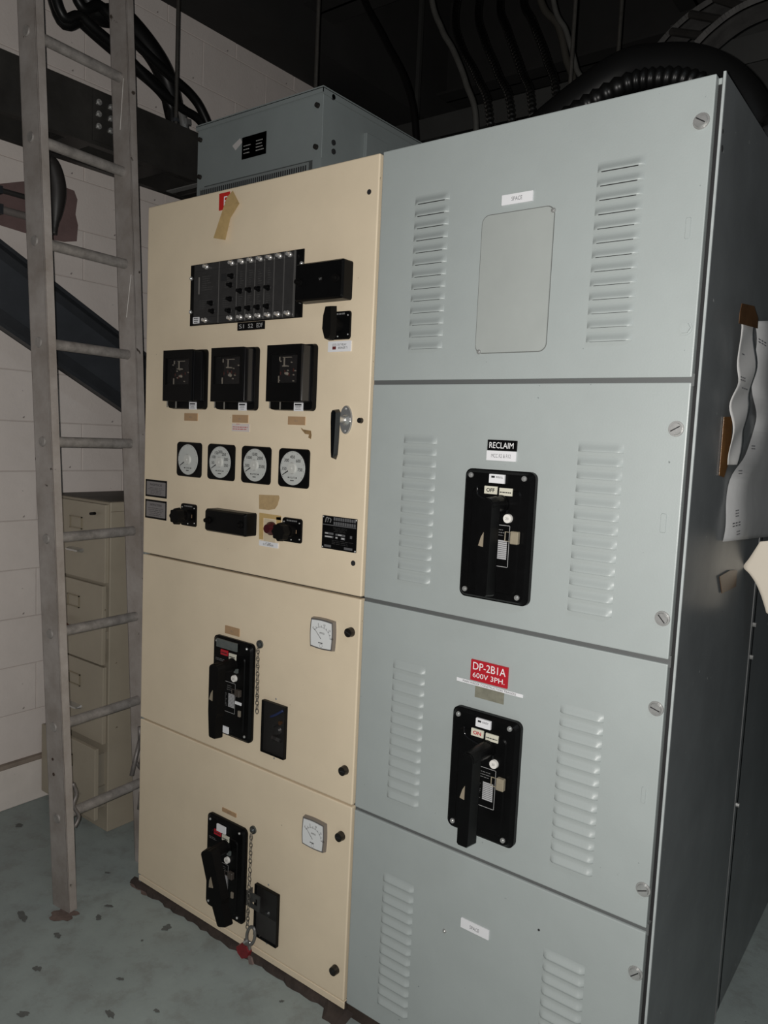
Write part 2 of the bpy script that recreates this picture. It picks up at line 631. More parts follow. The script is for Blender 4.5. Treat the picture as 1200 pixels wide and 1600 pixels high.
# rear cubicle behind it
rc = thing('rear_cubicle', 'dark rear cubicle behind the grey switchgear with papers taped over its joint', 'cabinet', (0.88, 1.08, 0))
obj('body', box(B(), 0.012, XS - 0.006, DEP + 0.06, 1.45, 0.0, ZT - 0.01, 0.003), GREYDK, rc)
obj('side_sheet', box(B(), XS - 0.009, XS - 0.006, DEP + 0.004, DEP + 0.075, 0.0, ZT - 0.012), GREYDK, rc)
obj('joint_strip', box(B(), XS - 0.012, XS + 0.001, DEP + 0.004, DEP + 0.010, 0.0, ZT - 0.02, 0.001), mat('joint_steel', (0.30, 0.30, 0.30), 0.35, metal=0.6), rc)
for z in (1.13, 1.04, 0.62):
    obj('bolt', cyl(B(), (XS - 0.007, DEP + 0.05, z), (XS + 0.003, DEP + 0.05, z), 0.006, n=6), STEEL, rc)


# louvre: pressed hood, open at its lower edge
def louvre_mesh(wd, ht=0.0205, dp=0.0085, m=GREY):
    bm = B()
    nu, nv = 16, 6
    g = []
    for j in range(nv + 1):
        v = j / nv
        row = []
        for i in range(nu + 1):
            u = i / nu
            e = min(u, 1 - u) * wd
            k = min(1.0, e / 0.014)
            k = math.sqrt(max(0, 1 - (1 - k) ** 2))
            lift = (v ** 1.1) if v < 1 else 1.0
            row.append(bm.verts.new(((u - 0.5) * wd, -0.0003 - dp * k * (0.5 - 0.5 * math.cos(math.pi * min(1, lift * 0.9))) / 0.976, ht * (1 - v))))
        g.append(row)
    for j in range(nv):
        for i in range(nu):
            bm.faces.new((g[j][i], g[j][i + 1], g[j + 1][i + 1], g[j + 1][i]))
    # pressed lip turned in at the lower edge
    low = []
    for i in range(nu + 1):
        c = g[nv][i].co
        low.append(bm.verts.new((c.x, c.y + min(0.0012, -c.y * 0.6), c.z - 0.0004)))
    for i in range(nu):
        bm.faces.new((g[nv][i], g[nv][i + 1], low[i + 1], low[i]))
    a = [bm.verts.new(p) for p in ((-wd / 2 + 0.008, -0.0006, 0.0), (wd / 2 - 0.014, -0.0006, 0.0),
                                   (wd / 2 - 0.014, -0.0006, 0.004), (-wd / 2 + 0.008, -0.0006, 0.004))]
    f = bm.faces.new(a)
    f.material_index = 1
    me = bpy.data.meshes.new('louvre')
    bm.to_mesh(me)
    bm.free()
    me.materials.append(m)
    me.materials.append(GAP)
    for p in me.polygons:
        p.use_smooth = p.material_index == 0
    return me


LV = louvre_mesh(0.098)


def screw_mesh(r=0.0125, h=0.007, slot=True, m=STEEL, ring=True):
    bm = B()
    cyl(bm, (0, 0, 0), (0, -h, 0), r, r * 0.90, 20)
    if ring:
        cyl(bm, (0, 0, 0), (0, -0.0015, 0), r * 1.25, r * 1.2, 20)
    if slot:
        n0 = len(bm.faces)
        box(bm, -r * 0.8, r * 0.8, -h - 0.0004, -h + 0.001, -0.0011, 0.0011)
        bm.faces.ensure_lookup_table()
        for f in bm.faces[n0:]:
            f.material_index = 1
    return mesh_from(bm, [m, GAP], 'lock_screw')


SCREW = screw_mesh()
NUT = mesh_from(cyl(cyl(B(), (0, 0, 0), (0, -0.006, 0), 0.0105, n=6), (0, 0, 0), (0, -0.002, 0), 0.0135, n=20), [GREY], 'cap_nut')
SMALL = mesh_from(cyl(cyl(B(), (0, 0, 0), (0, -0.0025, 0), 0.0055, 0.005, 12), (0, -0.002, 0), (0, -0.004, 0), 0.0042, 0.002, 12), STEEL, 'screw')
BSCREW = screw_mesh(0.0105, 0.012, True, mat('dark_screw', (0.05, 0.045, 0.04), 0.3, metal=0.8), False)
HOLE = mesh_from(cyl(B(), (0, 0.0, 0), (0, -0.0012, 0), 0.0065, n=14), GAP, 'screw_hole')

doors = []
for k, (zt, zb) in enumerate(((ZT, Z1), (Z1, Z2), (Z2, Z3), (Z3, ZB))):
    bm = B()
    box(bm, XM + 0.006, XR, 0.0, 0.020, zb + 0.005, zt - (0.0 if k == 0 else 0.005), 0.0025, 2)
    dr = obj('door', bm, GREY, gs)
    doors.append(dr)
    for cx in (1.1035, 1.558):
        for i in range(13):
            inst('louvre', LV, (cx, 0.0, (2.144 - 0.566 * k) - 0.02833 * i), dr)
for k, pp in ((0, [(1095, 188)]), (1, [(1055.5, 670), (1034, 967)]), (2, [(1024, 1108), (1004, 1391)]), (3, [(992, 1522)])):
    for p in pp:
        x, z = F(*p, 0.004)
        inst('lock_screw', SCREW, (x, 0.0, z), doors[k], rot=(0, random.uniform(-1, 1), 0))
x, z = F(1071, 513)
inst('cap_nut', NUT, (x, 0, z), doors[0])
for k, (a, b) in enumerate((((1072, 340), (1078, 373)), ((1033, 802), (1040, 833)), ((1003, 1228), (1008, 1256)))):
    x0, x1, z0, z1 = px_rect(a, b)
    bm = B()
    prism(bm, rr(x0, x1, z0, z1, 0.003, 3), 0.0, -0.0014, 0.0008)
    obj('pressed_tab', bm, GREY, doors[k])
# gap lines between the doors are real: body shows behind them
for (za, nm) in ((Z1, 0), (Z2, 1), (Z3, 2)):
    obj('door_rail', box(B(), XM + 0.004, XR + 0.004, 0.006, 0.022, za - 0.012, za + 0.012), mat('rail_dark', (0.10, 0.105, 0.105), 0.6), gs)

# blanking cover on the top door
x0, x1, z0, z1 = 1.244, 1.419, 1.789, 2.093
bm = B()
prism(bm, rr(x0, x1, z0, z1, 0.018, 6), 0.0, -0.0022, 0.0006)
cover = obj('blanking_cover', bm, mat('cover_enamel', (0.360, 0.383, 0.368), 0.45, var=0.08, scale=6), gs)
for p in ((865.5, 329), (749, 550)):
    x, z = F(*p)
    inst('screw', SMALL, (x, -0.002, z), cover)
bm = B()
prism(bm, rr(x0 - 0.0014, x1 + 0.0014, z0 - 0.0014, z1 + 0.0014, 0.019, 6), 0.0, -0.0006)
obj('cover_shadow_gap', bm, mat('seam_shade', (0.12, 0.125, 0.12), 0.8), cover)  # dark rim around the cover, its seam shadow put into colour


def nameplate(parent, x0, x1, z0, z1, m, label=None, d=0.003, r=0.0008, name='nameplate', base=0.0):
    return plate(name, x0, x1, z0, z1, d, m, parent, r, label, base)


x0, x1, z0, z1 = 1.293, 1.372, 2.098, 2.124
p0, p1, p2, p3 = px_poly([(785, 306), (834, 298), (833, 314), (785, 322)])
n = nameplate(gs, (p0[0] + p3[0]) / 2, (p1[0] + p2[0]) / 2, (p2[1] + p3[1]) / 2, (p0[1] + p1[1]) / 2, WHITE, 'white SPACE label above the blanking cover')
text('SPACE', (p0[0] + p1[0]) / 2, (p0[1] + p3[1]) / 2, 0.0034, INKG, n, height=0.0085, width=0.026)

p0, p1, p2, p3 = px_poly([(721, 1433), (765, 1453.6), (764, 1468), (720.7, 1448)])
n = nameplate(gs, (p0[0] + p3[0]) / 2, (p1[0] + p2[0]) / 2, (p2[1] + p3[1]) / 2, (p0[1] + p1[1]) / 2, WHITE, 'white SPACE label on the lowest door')
text('SPACE', (p0[0] + p1[0]) / 2, (p0[1] + p3[1]) / 2, 0.0034, INKG, n, height=0.0085, width=0.026)
x, z = F(694.7, 1454.5)
inst('screw', SMALL, (x, 0, z), doors[3])
x, z = F(842, 1453)
inst('screw_hole', HOLE, (x, 0, z), doors[3], scale=(.4, 1, .4))

p0, p1, p2, p3 = px_poly([(763.5, 687), (809, 688.5), (808, 705.5), (762.5, 703.5)])
ra = [(p0[0] + p3[0]) / 2, (p1[0] + p2[0]) / 2, (p2[1] + p3[1]) / 2, (p0[1] + p1[1]) / 2]
n = nameplate(gs, *ra, BLACK, 'black RECLAIM nameplate', d=0.004)
text('RECLAIM', (ra[0] + ra[1]) / 2 - 0.001, (ra[2] + ra[3]) / 2, 0.0045, INKW, n, width=(ra[1] - ra[0]) * 0.83, height=(ra[3] - ra[2]) * 0.56)
q = [ra[0] - 0.0015, ra[1] - 0.0005, ra[2] - (ra[3] - ra[2]) * 0.94, ra[2] - 0.0006]
n = nameplate(gs, *q, WHITE, 'white label under the RECLAIM nameplate', d=0.003)
text('MCC R2 & R12', (q[0] + q[1]) / 2, (q[2] + q[3]) / 2, 0.0034, INKG, n, width=(q[1] - q[0]) * 0.66, height=0.0085)

p0, p1, p2, p3 = px_poly([(737.6, 1029), (795.6, 1043), (793.4, 1076), (736, 1061)])
ra = [(p0[0] + p3[0]) / 2, (p1[0] + p2[0]) / 2, (p2[1] + p3[1]) / 2, (p0[1] + p1[1]) / 2]
n = nameplate(gs, *ra, RED, 'red DP-2B1A nameplate', d=0.004)
ww, hh = ra[1] - ra[0], ra[3] - ra[2]
text('DP-2B1A', (ra[0] + ra[1]) / 2 + 0.0005, ra[2] + hh * 0.72, 0.0045, INKW, n, width=ww * 0.88, height=hh * 0.36)
text('600V 3PH.', (ra[0] + ra[1]) / 2, ra[2] + hh * 0.28, 0.0045, INKW, n, width=ww * 0.86, height=hh * 0.24)
p0, p1, p2, p3 = px_poly([(715.6, 1057), (819, 1085), (818.6, 1090), (715.4, 1062.4)])
bm = B()
prism(bm, [p3, p2, p1, p0], -0.0041, -0.0052)
n = obj('nameplate', bm, WHITE, gs, label='narrow white MAIN FEEDER strip')
text('MAIN FEEDER CONSTRUCTION TRAILERS', (p0[0] + p2[0]) / 2, (p0[1] + p2[1]) / 2, 0.0056, INK, n, width=(p1[0] - p0[0]) * 0.80, height=0.0048,
     rot=math.atan2(p1[1] - p0[1], p1[0] - p0[0]))
p0, p1, p2, p3 = px_poly([(743, 1072), (788, 1084), (787.4, 1101), (743, 1089.6)])
nameplate(gs, p0[0], p1[0], p2[1], p0[1] + 0.004, mat('old_glue', (0.22, 0.215, 0.165), 0.7, var=0.3, scale=40), 'patch of old yellowed glue', d=0.0012)


# ------------------------------------------------------------------ breaker operators
def breaker(parent, x0, x1, z0, z1, grey, flag, tilt=0.0, label=None):
    """moulded breaker operator: rimmed plate, rotary handle, flags, reset button, data plate. Coordinates run
    over the plate from its upper-left corner"""
    wd, ht = x1 - x0, z1 - z0
    D = 0.022 if grey else 0.015
    bm = B()
    prism(bm, rr(x0, x1, z0, z1, 0.016, 6), 0.0, -D * 0.55)
    prism(bm, rr(x0 + 0.001, x1 - 0.001, z0 + 0.001, z1 - 0.001, 0.016, 6), -D * 0.5, -D, 0.007)
    prism(bm, rr(x0 + 0.026, x1 - 0.026, z0 + 0.022, z0 + ht * 0.86, 0.012, 5), -D + 0.0005, -D - 0.003, 0.003)
    op = obj('breaker_operator', bm, BLACK, parent, label=label)
    D2 = D + 0.003

    def P(u, v):
        return x0 + wd * u, z1 - ht * v

    def pl(name, u0, u1, v0, v1, m, d=0.0022, r=0.0008, lab=None):
        a, b = P(u0, v0), P(u1, v1)
        return obj(name, prism(B(), rr(a[0], b[0], b[1], a[1], r, 3), -D2 + 0.0008, -D2 - d, 0.0003), m, op, label=lab)

    for (u, v) in ((0.115, 0.05), (0.875, 0.05), (0.875, 0.935), (0.115, 0.935)):
        a = P(u, v)
        inst('screw', SMALL, (a[0], -D + 0.0005, a[1]), op, scale=(1.15, 1.3, 1.15) if grey else (0.8, 1.0, 0.8))
    if grey:
        pl('maker_sticker', 0.40, 0.62, 0.03, 0.098, WHITE, 0.004)
        a = P(0.45, 0.05)
        bm = B()
        quad(bm, a[0] - 0.003, a[0] + 0.006, a[1] - 0.0025, a[1] + 0.002, -D2 - 0.0045)
        lines(bm, a[0] + 0.009, a[0] + 0.028, a[1] - 0.003, a[1] + 0.002, 2, -D2 - 0.0045, (0.8, 1.0))
        obj('print', bm, INK, op)
        pl('flag_window', 0.335, 0.52, 0.122, 0.182, OFFWH, 0.002)
        pl('description_plate', 0.55, 0.735, 0.128, 0.186, OFFWH, 0.002)
        a = P(0.427, 0.152)
        text(flag, a[0], a[1], D2 + 0.0026, INK if flag == 'OFF' else INKRED, op, width=0.021, height=0.0088, bold=0.03)
        a, b = P(0.56, 0.168), P(0.725, 0.154)
        bm = B()
        lines(bm, a[0], b[0], a[1], b[1], 1, -D2 - 0.0026, (1, 1), fill=0.6)
        obj('print', bm, INK, op)
        bu = P(0.70, 0.352)
        ou = (0.40, 0.73, 0.405, 0.72)
        lk = (0.69, 0.875, 0.44, 0.535)
        dat = (0.55, 0.70, 0.52, 0.665)
        rb = 0.0105
        # moulded recess edge around the flag windows
        a, b = P(0.225, 0.13), P(0.66, 0.24)
        bm = B()
        tube(bm, spline([(a[0], -D2, a[1]), (a[0] + 0.003, -D2 - 0.001, a[1] - 0.018), (a[0] + 0.02, -D2 - 0.001, b[1] + 0.006),
                         (b[0] - 0.03, -D2 - 0.001, b[1]), (b[0], -D2 - 0.001, b[1] - 0.006), (b[0], -D2, b[1] - 0.045)], 5), 0.0022, 6)
        obj('moulded_rib', bm, BLACKG, op, smooth=True)
    else:
        if tilt == 0:
            pl('plain_plate', 0.14, 0.66, 0.02, 0.105, GREYPL, 0.003)
        else:
            pl('maker_sticker', 0.32, 0.55, 0.05, 0.125, WHITE, 0.003)
        pl('flag_window', 0.25, 0.43, 0.120, 0.175, RED, 0.002)
        pl('description_plate', 0.46, 0.64, 0.135, 0.195, OFFWH, 0.002)
        a, b = P(0.27, 0.158), P(0.41, 0.14)
        bm = B()
        lines(bm, a[0], b[0], a[1], b[1], 1, -D2 - 0.0026, (1, 1), fill=0.6)
        a, b = P(0.48, 0.178), P(0.62, 0.160)
        lines(bm, a[0], b[0], a[1], b[1], 1, -D2 - 0.0026, (1, 1), fill=0.6)
        obj('print', bm, INK, op)
        a, b = P(0.12, 0.245), P(0.40, 0.215)
        bm = B()
        lines(bm, a[0], b[0], a[1], b[1], 2, -D2 - 0.0006, (0.6, 0.9), fill=0.35)
        obj('print', bm, INKDIM, op)
        bu = P(0.62, 0.375)
        ou = (0.34, 0.64, 0.43, 0.74)
        lk = (0.60, 0.80, 0.47, 0.54)
        dat = (0.47, 0.625, 0.545, 0.685)
        rb = 0.0105
        pl('sealing_tab', 0.62, 0.70, 0.27, 0.315, GREYPL, 0.006)
        if tilt == 0:
            pl('white_tab', 0.645, 0.80, 0.60, 0.63, WHITE, 0.002)
            pl('maker_sticker', 0.30, 0.50, 0.895, 0.965, WHITE, 0.003)
        pl('screw_tab', 0.735, 0.79, 0.685, 0.745, mat('beige_tab', (0.22, 0.19, 0.15), 0.5), 0.004)
    # white reset button
    bm = B()
    cyl(bm, (bu[0], -D2 + 0.001, bu[1]), (bu[0], -D2 - 0.007, bu[1]), rb, rb * 0.93, 22)
    o = obj('reset_button', bm, mat('ivory_button', (0.74, 0.72, 0.68), 0.4), op, label='round ivory reset button')
    text('20', bu[0], bu[1], D2 + 0.0074, INKG, op, height=0.0055)
    # thin printed frame with rows of settings
    a, b = P(ou[0], ou[2]), P(ou[1], ou[3])
    t = 0.0011
    bm = B()
    y = -D2 - 0.0007
    quad(bm, a[0], b[0], a[1] - t, a[1], y)
    quad(bm, a[0], b[0], b[1], b[1] + t, y)
    quad(bm, a[0], a[0] + t, b[1], a[1], y)
    quad(bm, b[0] - t, b[0], b[1], a[1], y)
    obj('printed_frame', bm, mat('frame_print', (0.38, 0.38, 0.38), 0.6), op)
    c, e = P(dat[0], dat[2]), P(dat[1], dat[3])
    bm = B()
    nr = 10
    for i in range(nr):
        zz0 = c[1] + (e[1] - c[1]) * i / nr
        zz1 = c[1] + (e[1] - c[1]) * (i + 0.78) / nr
        quad(bm, c[0], e[0], zz1, zz0, y)
    obj('settings_table', bm, mat('table_print', (0.40, 0.40, 0.41), 0.6), op)
    bm = B()
    lines(bm, a[0] + 0.004, c[0] - 0.003, e[1], c[1], 10, y, (0.4, 0.9), fill=0.3)
    lines(bm, a[0] + 0.008, b[0] - 0.008, c[1] + 0.008, a[1] - 0.008, 3, y, (0.5, 0.9), centre=True, fill=0.25)
    obj('print', bm, INKDIM, op)
    # padlock slide at the right
    a, b = P(lk[0], lk[2]), P(lk[1], lk[3])
    lm = mat('beige_lock_slide', (0.30, 0.26, 0.19), 0.4, var=0.2, scale=60) if grey else mat('brown_lock_slide', (0.055, 0.045, 0.038), 0.4)
    bm = B()
    mid = a[0] + (b[0] - a[0]) * 0.42
    box(bm, mid, b[0], -D2 - 0.012, -D2, b[1], a[1], 0.0015)
    tube(bm, [(a[0], -D2 - 0.008, a[1] - 0.003), (mid + 0.002, -D2 - 0.008, a[1] - 0.003), (mid + 0.002, -D2 - 0.008, b[1] + 0.005),
              (a[0], -D2 - 0.008, b[1] + 0.005)], 0.0014, 6, closed=True)
    obj('lock_slide', bm, lm, op)
    # rotary handle: hub and a hanging grip
    hx, hz = (x0 + wd * 0.56, z1 - ht * 0.245) if not grey else (x0 + wd * 0.585, z1 - ht * 0.25)
    hd = (0.112 if grey else 0.088)
    if grey and flag == 'OFF':
        hd = 0.090
    bm = B()
    cyl(bm, (hx, -D2, hz), (hx, -D2 - 0.008, hz), 0.021, 0.020, 24)
    cyl(bm, (hx, -D2 - 0.006, hz), (hx, -hd, hz), 0.019, 0.0165, 24)
    # grip, built hanging and turned by tilt about the hub
    gw = 0.036 if grey else (0.045 if tilt == 0 else 0.060)
    gl = (hz - (z0 + 0.022)) if grey else (hz - (z0 + 0.02))
    n0 = len(bm.verts)
    prof = [(-gw * .50, 0.006), (-gw * .44, 0.012), (-gw * .30, 0.0165), (gw * .30, 0.0165), (gw * .44, 0.012), (gw * .5, 0.006), (gw * .5, -gl * 0.62),
            (gw * .36, -gl * 0.68), (gw * .36, -gl + 0.004), (gw * .26, -gl), (-gw * .26, -gl), (-gw * .36, -gl + 0.004), (-gw * .5, -gl * 0.62)]
    if grey:
        prof = [(-gw * .50, 0.004), (-gw * .40, 0.011), (-gw * .2, 0.016), (gw * .2, 0.016), (gw * .4, 0.011), (gw * .5, 0.004), (gw * .46, -gl + 0.004), (gw * .34, -gl),
                (-gw * .34, -gl), (-gw * .46, -gl + 0.004)]
    prism(bm, [(hx + a_, hz + b_) for a_, b_ in prof], -hd + (0.028 if grey else 0.022), -hd - 0.004, 0.003)
    bm.verts.ensure_lookup_table()
    ct, st = math.cos(tilt), math.sin(tilt)
    for v in bm.verts[n0:]:
        dx, dz = v.co.x - hx, v.co.z - hz
        v.co.x, v.co.z = hx + dx * ct - dz * st, hz + dx * st + dz * ct
    obj('handle', bm, BLACKM if not grey else BLACK, op, label='black rotary breaker handle')
    # small beige lock tab in the grip
    bm = B()
    tz = -gl * 0.36
    prism(bm, [(-gw * .34, tz - 0.016), (-gw * .02, tz - 0.018), (-gw * .02, tz + 0.014), (-gw * .18, tz + 0.004)], -hd - 0.003, -hd - 0.0055)
    for v in bm.verts:
        dx, dz = v.co.x, v.co.z
        v.co.x, v.co.z = hx + dx * ct - dz * st, hz + dx * st + dz * ct
    obj('lock_tab', bm, mat('beige_lock_tab', (0.25, 0.21, 0.155), 0.45), op)
    return op


breaker(gs, 1.244, 1.421, 1.229, 1.527, True, 'OFF', label='black breaker operator showing OFF')
breaker(gs, 1.246, 1.424, 0.667, 0.964, True, 'ON', label='black breaker operator showing ON')

# ------------------------------------------------------------------ cream switchgear
cs = thing('cream_switchgear', 'cream switchgear cabinet with relays, round meters and breaker handles, beside the ladder', 'cabinet', (0.47, 0.33, 0))
bm = B()
box(bm, 0.012, XM - 0.002, 0.022, DEP, 0.03, ZT - 0.012)
obj('body', bm, GAP, cs)
obj('side_panel', box(B(), 0.0, 0.012, 0.004, DEP, 0.0, ZT - 0.004, 0.001), GREYBOX, cs)
obj('top_panel', box(B(), 0.012, XM - 0.002, 0.0225, DEP, ZT - 0.014, ZT), CREAM, cs)
obj('base_channel', box(B(), 0.004, XM, 0.006, DEP, 0.0, 0.038), BASECH, cs)
obj('sill', box(B(), 0.003, XM - 0.004, 0.003, 0.020, 0.018, 0.0385, 0.0015), CREAM, cs, label='cream sill strip below the lowest door')
# irregular strip of broken grout along the foot
bm = B()
N_ = 44
top, bot, mid = [], [], []
for i in range(N_ + 1):
    x = -0.03 + 1.0 * i / N_
    j = random.uniform(0, 1)
    ext = 0.002 + 0.012 * j + (0.03 if i > N_ - 4 else 0)
    top.append(bm.verts.new((x, 0.010, 0.020 - 0.006 * random.random())))
    mid.append(bm.verts.new((x, -0.002 - ext * .5, 0.008 + 0.005 * random.random())))
    bot.append(bm.verts.new((x, -0.004 - ext, -0.001)))
for i in range(N_):
    bm.faces.new((top[i], top[i + 1], mid[i + 1], mid[i]))
    bm.faces.new((mid[i], mid[i + 1], bot[i + 1], bot[i]))
obj('grout_strip', bm, GROUT, cs)

cd = []
for k, (zt, zb) in enumerate(((ZT, Z2), (Z2, Z3), (Z3, ZB))):
    bm = B()
    box(bm, 0.002, XM - 0.004, 0.0, 0.022, zb + 0.003, zt - (0 if k == 0 else 0.003), 0.004, 3)
    cd.append(obj('door', bm, CREAM, cs))
# holes and corner screws
for (p, k, me, s) in (((577, 300), 0, HOLE, 1.0), ((552, 880), 0, HOLE, 1.1), ((562, 657), 0, BSCREW, 0.72),
                      ((546.5, 988), 1, BSCREW, 1.25), ((537, 1204), 1, BSCREW, 1.25), ((531.5, 1307), 2, BSCREW, 1.25), ((522.5, 1516), 2, BSCREW, 1.25)):
    x, z = F(*p, 0.006 if me is BSCREW else 0)
    inst('door_screw' if me is BSCREW else 'screw_hole', me, (x, 0, z), cd[k], scale=(s, s, s), rot=(0, random.uniform(-1, 1), 0))

# ---- control rack
rk = obj('control_rack', box(B(), 0.225, 0.696, -0.003, 0.0, 1.901, 2.082), BLACK, cs, label='black rack of charcoal plug-in control modules')
edges_px = [307, 346.5, 374.5, 388.8, 403, 417.8, 432.8, 448.5, 464.3]
ex = [F(e, 415 - (e - 299.5) * 0.147)[0] for e in edges_px]
TH = mesh_from(cyl(cyl(B(), (0, 0, 0), (0, -0.004, 0), 0.0062, n=14), (0, -0.003, 0), (0, -0.014, 0), 0.0045, 0.0042, 14),
               mat('thumbscrew_metal', (0.72, 0.70, 0.68), 0.28, metal=0.7), 'thumbscrew')
KN = mesh_from(cyl(cyl(B(), (0, 0, 0), (0, -0.004, 0), 0.0085, 0.0075, 12), (0, -0.004, 0), (0, -0.014, 0), 0.0055, 0.005, 12), BLACK, 'knob')
TICK = mat('knob_pointer', (0.16, 0.15, 0.14), 0.5)
for i in range(8):
    a, b = ex[i], ex[i + 1]
    bm = box(B(), a + 0.0008, b - 0.0008, -0.0085, -0.002, 1.9035, 2.0795, 0.0008)
    mo = obj('plug_in_module', bm, MODULE, rk)
    # right-hand bright extrusion edge
    obj('edge_strip', box(B(), b - 0.0012, b + 0.0004, -0.0095, -0.003, 1.9035, 2.0795), mat('module_edge', (0.17, 0.165, 0.16), 0.4, metal=0.5), rk)
    obj('cross_groove', box(B(), a + 0.001, b - 0.001, -0.0088, -0.008, 2.059, 2.0598), GAP, rk)
    obj('cross_groove', box(B(), a + 0.001, b - 0.001, -0.0088, -0.008, 1.9225, 1.9233), GAP, rk)
    cx = (a + b) / 2 if i > 1 else (a * 0.5 + b * 0.5 if i == 0 else a * 0.3 + b * 0.7)
    for zz in (2.0695, 1.9135):
        inst('thumbscrew', TH, (cx + 0.002, -0.0085, zz), rk, scale=(1.15, 1, 1.15))
    if i == 0:
        kl = [(0.72, 1.962), (0.78, 1.938)]
    elif i == 1:
        kl = [(0.72, 2.033), (0.66, 2.008), (0.66, 1.968), (0.62, 1.935)]
    elif i < 6:
        kl = [(0.42, 1.988), (0.40, 1.937)]
    else:
        kl = []
    bm = B()
    for (u, zz) in kl:
        inst('knob', KN, (a + (b - a) * u, -0.0085, zz), rk)
        quad(bm, a + (b - a) * u + 0.006, a + (b - a) * u + 0.011, zz - 0.003, zz + 0.003, -0.0089)
    if i < 6:
        lines(bm, a + (b - a) * 0.35, a + (b - a) * 0.85, 2.0, 2.045, 7, -0.0089, (0.3, 0.9), fill=0.2)
        lines(bm, a + (b - a) * 0.25, a + (b - a) * 0.85, 1.945, 1.975, 5, -0.0089, (0.3, 0.9), fill=0.2)
    if len(bm.verts):
        obj('print', bm, mat('module_print', (0.075, 0.072, 0.07), 0.6), rk)
    else:
        bm.free()
    if i == 1:
        obj('display_slot', box(B(), a + 0.010, a + 0.034, -0.0092, -0.008, 2.022, 2.043), GAP, rk)
    if i == 0:
        obj('slider_slot', box(B(), a + 0.024, a + 0.0275, -0.0105, -0.008, 1.992, 2.042), mat('slider', (0.16, 0.15, 0.14), 0.5), rk)
        bm = B()
        n = plate('white_sticker', a + 0.001, a + 0.030, 1.906, 1.925, 0.0098, WHITE, rk, base=0.0085)
        bm = B()
        lines(bm, a + 0.004, a + 0.027, 1.907, 1.924, 3, -0.0102, (0.7, 1.0), centre=True, fill=0.45)
        obj('print', bm, INK, rk)
for (x, z) in ((0.229, 2.043), (0.229, 1.943), (0.690, 2.043), (0.690, 1.943)):
    inst('screw', SMALL, (x, -0.003, z), rk, scale=(1.1, 1.4, 1.1))
for (t_, a, b, i) in (('S1', (372.3, 503.5), (385.2, 517), 2), ('S2', (386.2, 502.5), (399.3, 516), 3), ('EDF', (400.2, 500.5), (414, 515), 4)):
    x0, x1, z0, z1 = px_rect(a, b)
    n = nameplate(cs, x0, x1, 1.877, 1.9, BLACK, 'small black module tag', d=0.003)
    text(t_, (x0 + x1) / 2, 1.8885, 0.0034, mat('tag_print', (0.42, 0.42, 0.42), 0.5), n, height=0.0115, width=0.02 if i < 4 else 0.025)


# ---- rounded black boxes standing off the door (test blocks)
def test_block(x0, x1, z0, z1, d, label, parent=cs):
    bm = B()
    prism(bm, rr(x0, x1, z0, z1, 0.006, 4), 0.0, -d * 0.85)
    prism(bm, rr(x0, x1, z0, z1, 0.006, 4), -d * 0.84, -d, 0.004)
    t = obj('test_block', bm, BLACK, parent, label=label)
    for xx in (x0 + 0.018, x1 - 0.02):
        obj('thumb_nut', cyl(cyl(B(), (xx, -d, (z0 + z1) / 2), (xx, -d - 0.006, (z0 + z1) / 2), 0.011, 0.010, 18),
                             (xx, -d - 0.005, (z0 + z1) / 2), (xx, -d - 0.014, (z0 + z1) / 2), 0.007, 0.006, 12), BLACKM, t)
    return t


t = test_block(0.700, 0.868, 1.935, 2.033, 0.040, 'black test block beside the rack')
x, z = F(501, 436, 0.04)
obj('round_emblem', cyl(B(), (x, -0.039, z), (x, -0.0412, z), 0.009, n=20), BLACKM, t)
text('W', x, z, 0.0416, INKDIM, t, height=0.007)
x0 = F(332, 815, 0.04)[0]
test_block(0.365, 0.542, 1.287, 1.354, 0.045, 'black test block under the meters')


# ---- pistol-grip and round-knob control switches
def control_switch(x0, x1, z0, z1, kind, label):
    bm = B()
    prism(bm, rr(x0, x1, z0, z1, 0.008, 4), 0.0, -0.005, 0.001)
    s = obj('control_switch', bm, BLACK, cs, label=label)
    cx, cz = (x0 + x1) / 2, (z0 + z1) / 2
    if kind == 'knob':
        cz -= (z1 - z0) * 0.02
        bm = B()
        cyl(bm, (cx, -0.004, cz), (cx, -0.02, cz), 0.018, 0.016, 20)
        cyl(bm, (cx, -0.02, cz), (cx, -0.04, cz), 0.013, 0.015, 20)
        # scalloped knob
        pts = []
        for i in range(48):
            t = 2 * math.pi * i / 48
            r = 0.0245 + 0.0022 * math.cos(8 * t)
            pts.append((cx + r * math.cos(t), cz + r * math.sin(t)))
        prism(bm, pts, -0.038, -0.058, 0.002)
        obj('knob', bm, BLACKM, s)
        bm = B()
        quad(bm, cx + 0.012, cx + 0.020, cz - 0.006, cz + 0.004, -0.0056)
        obj('pointer_mark', bm, mat('copper_print', (0.30, 0.20, 0.12), 0.5), s)
    else:
        bm = B()
        cyl(bm, (cx, -0.004, cz), (cx, -0.035, cz), 0.018, 0.014, 20)
        prism(bm, [(cx - 0.014, cz + 0.020), (cx - 0.006, cz + 0.044), (cx + 0.016, cz + 0.044), (cx + 0.018, cz + 0.01), (cx + 0.018, cz - 0.032), (cx + 0.010, cz - 0.042),
                   (cx - 0.005, cz - 0.042), (cx - 0.016, cz - 0.015)], -0.032, -0.052, 0.003)
        obj('grip', bm, BLACKM, s)
    bm = B()
    lines(bm, x0 + 0.018, x1 - 0.012, z1 - 0.010, z1 - 0.005, 1, -0.0056, (0.8, 1), fill=0.8)
    obj('print', bm, INKDIM, s)
    for (xx, zz) in ((x0 + 0.008, z1 - 0.012), (x1 - 0.008, z1 - 0.012), (cx, z0 + 0.008), (x1 - 0.006, z0 + 0.012)):
        inst('screw', SMALL, (xx, -0.005, zz), s, scale=(0.42, 0.5, 0.42))
    return s


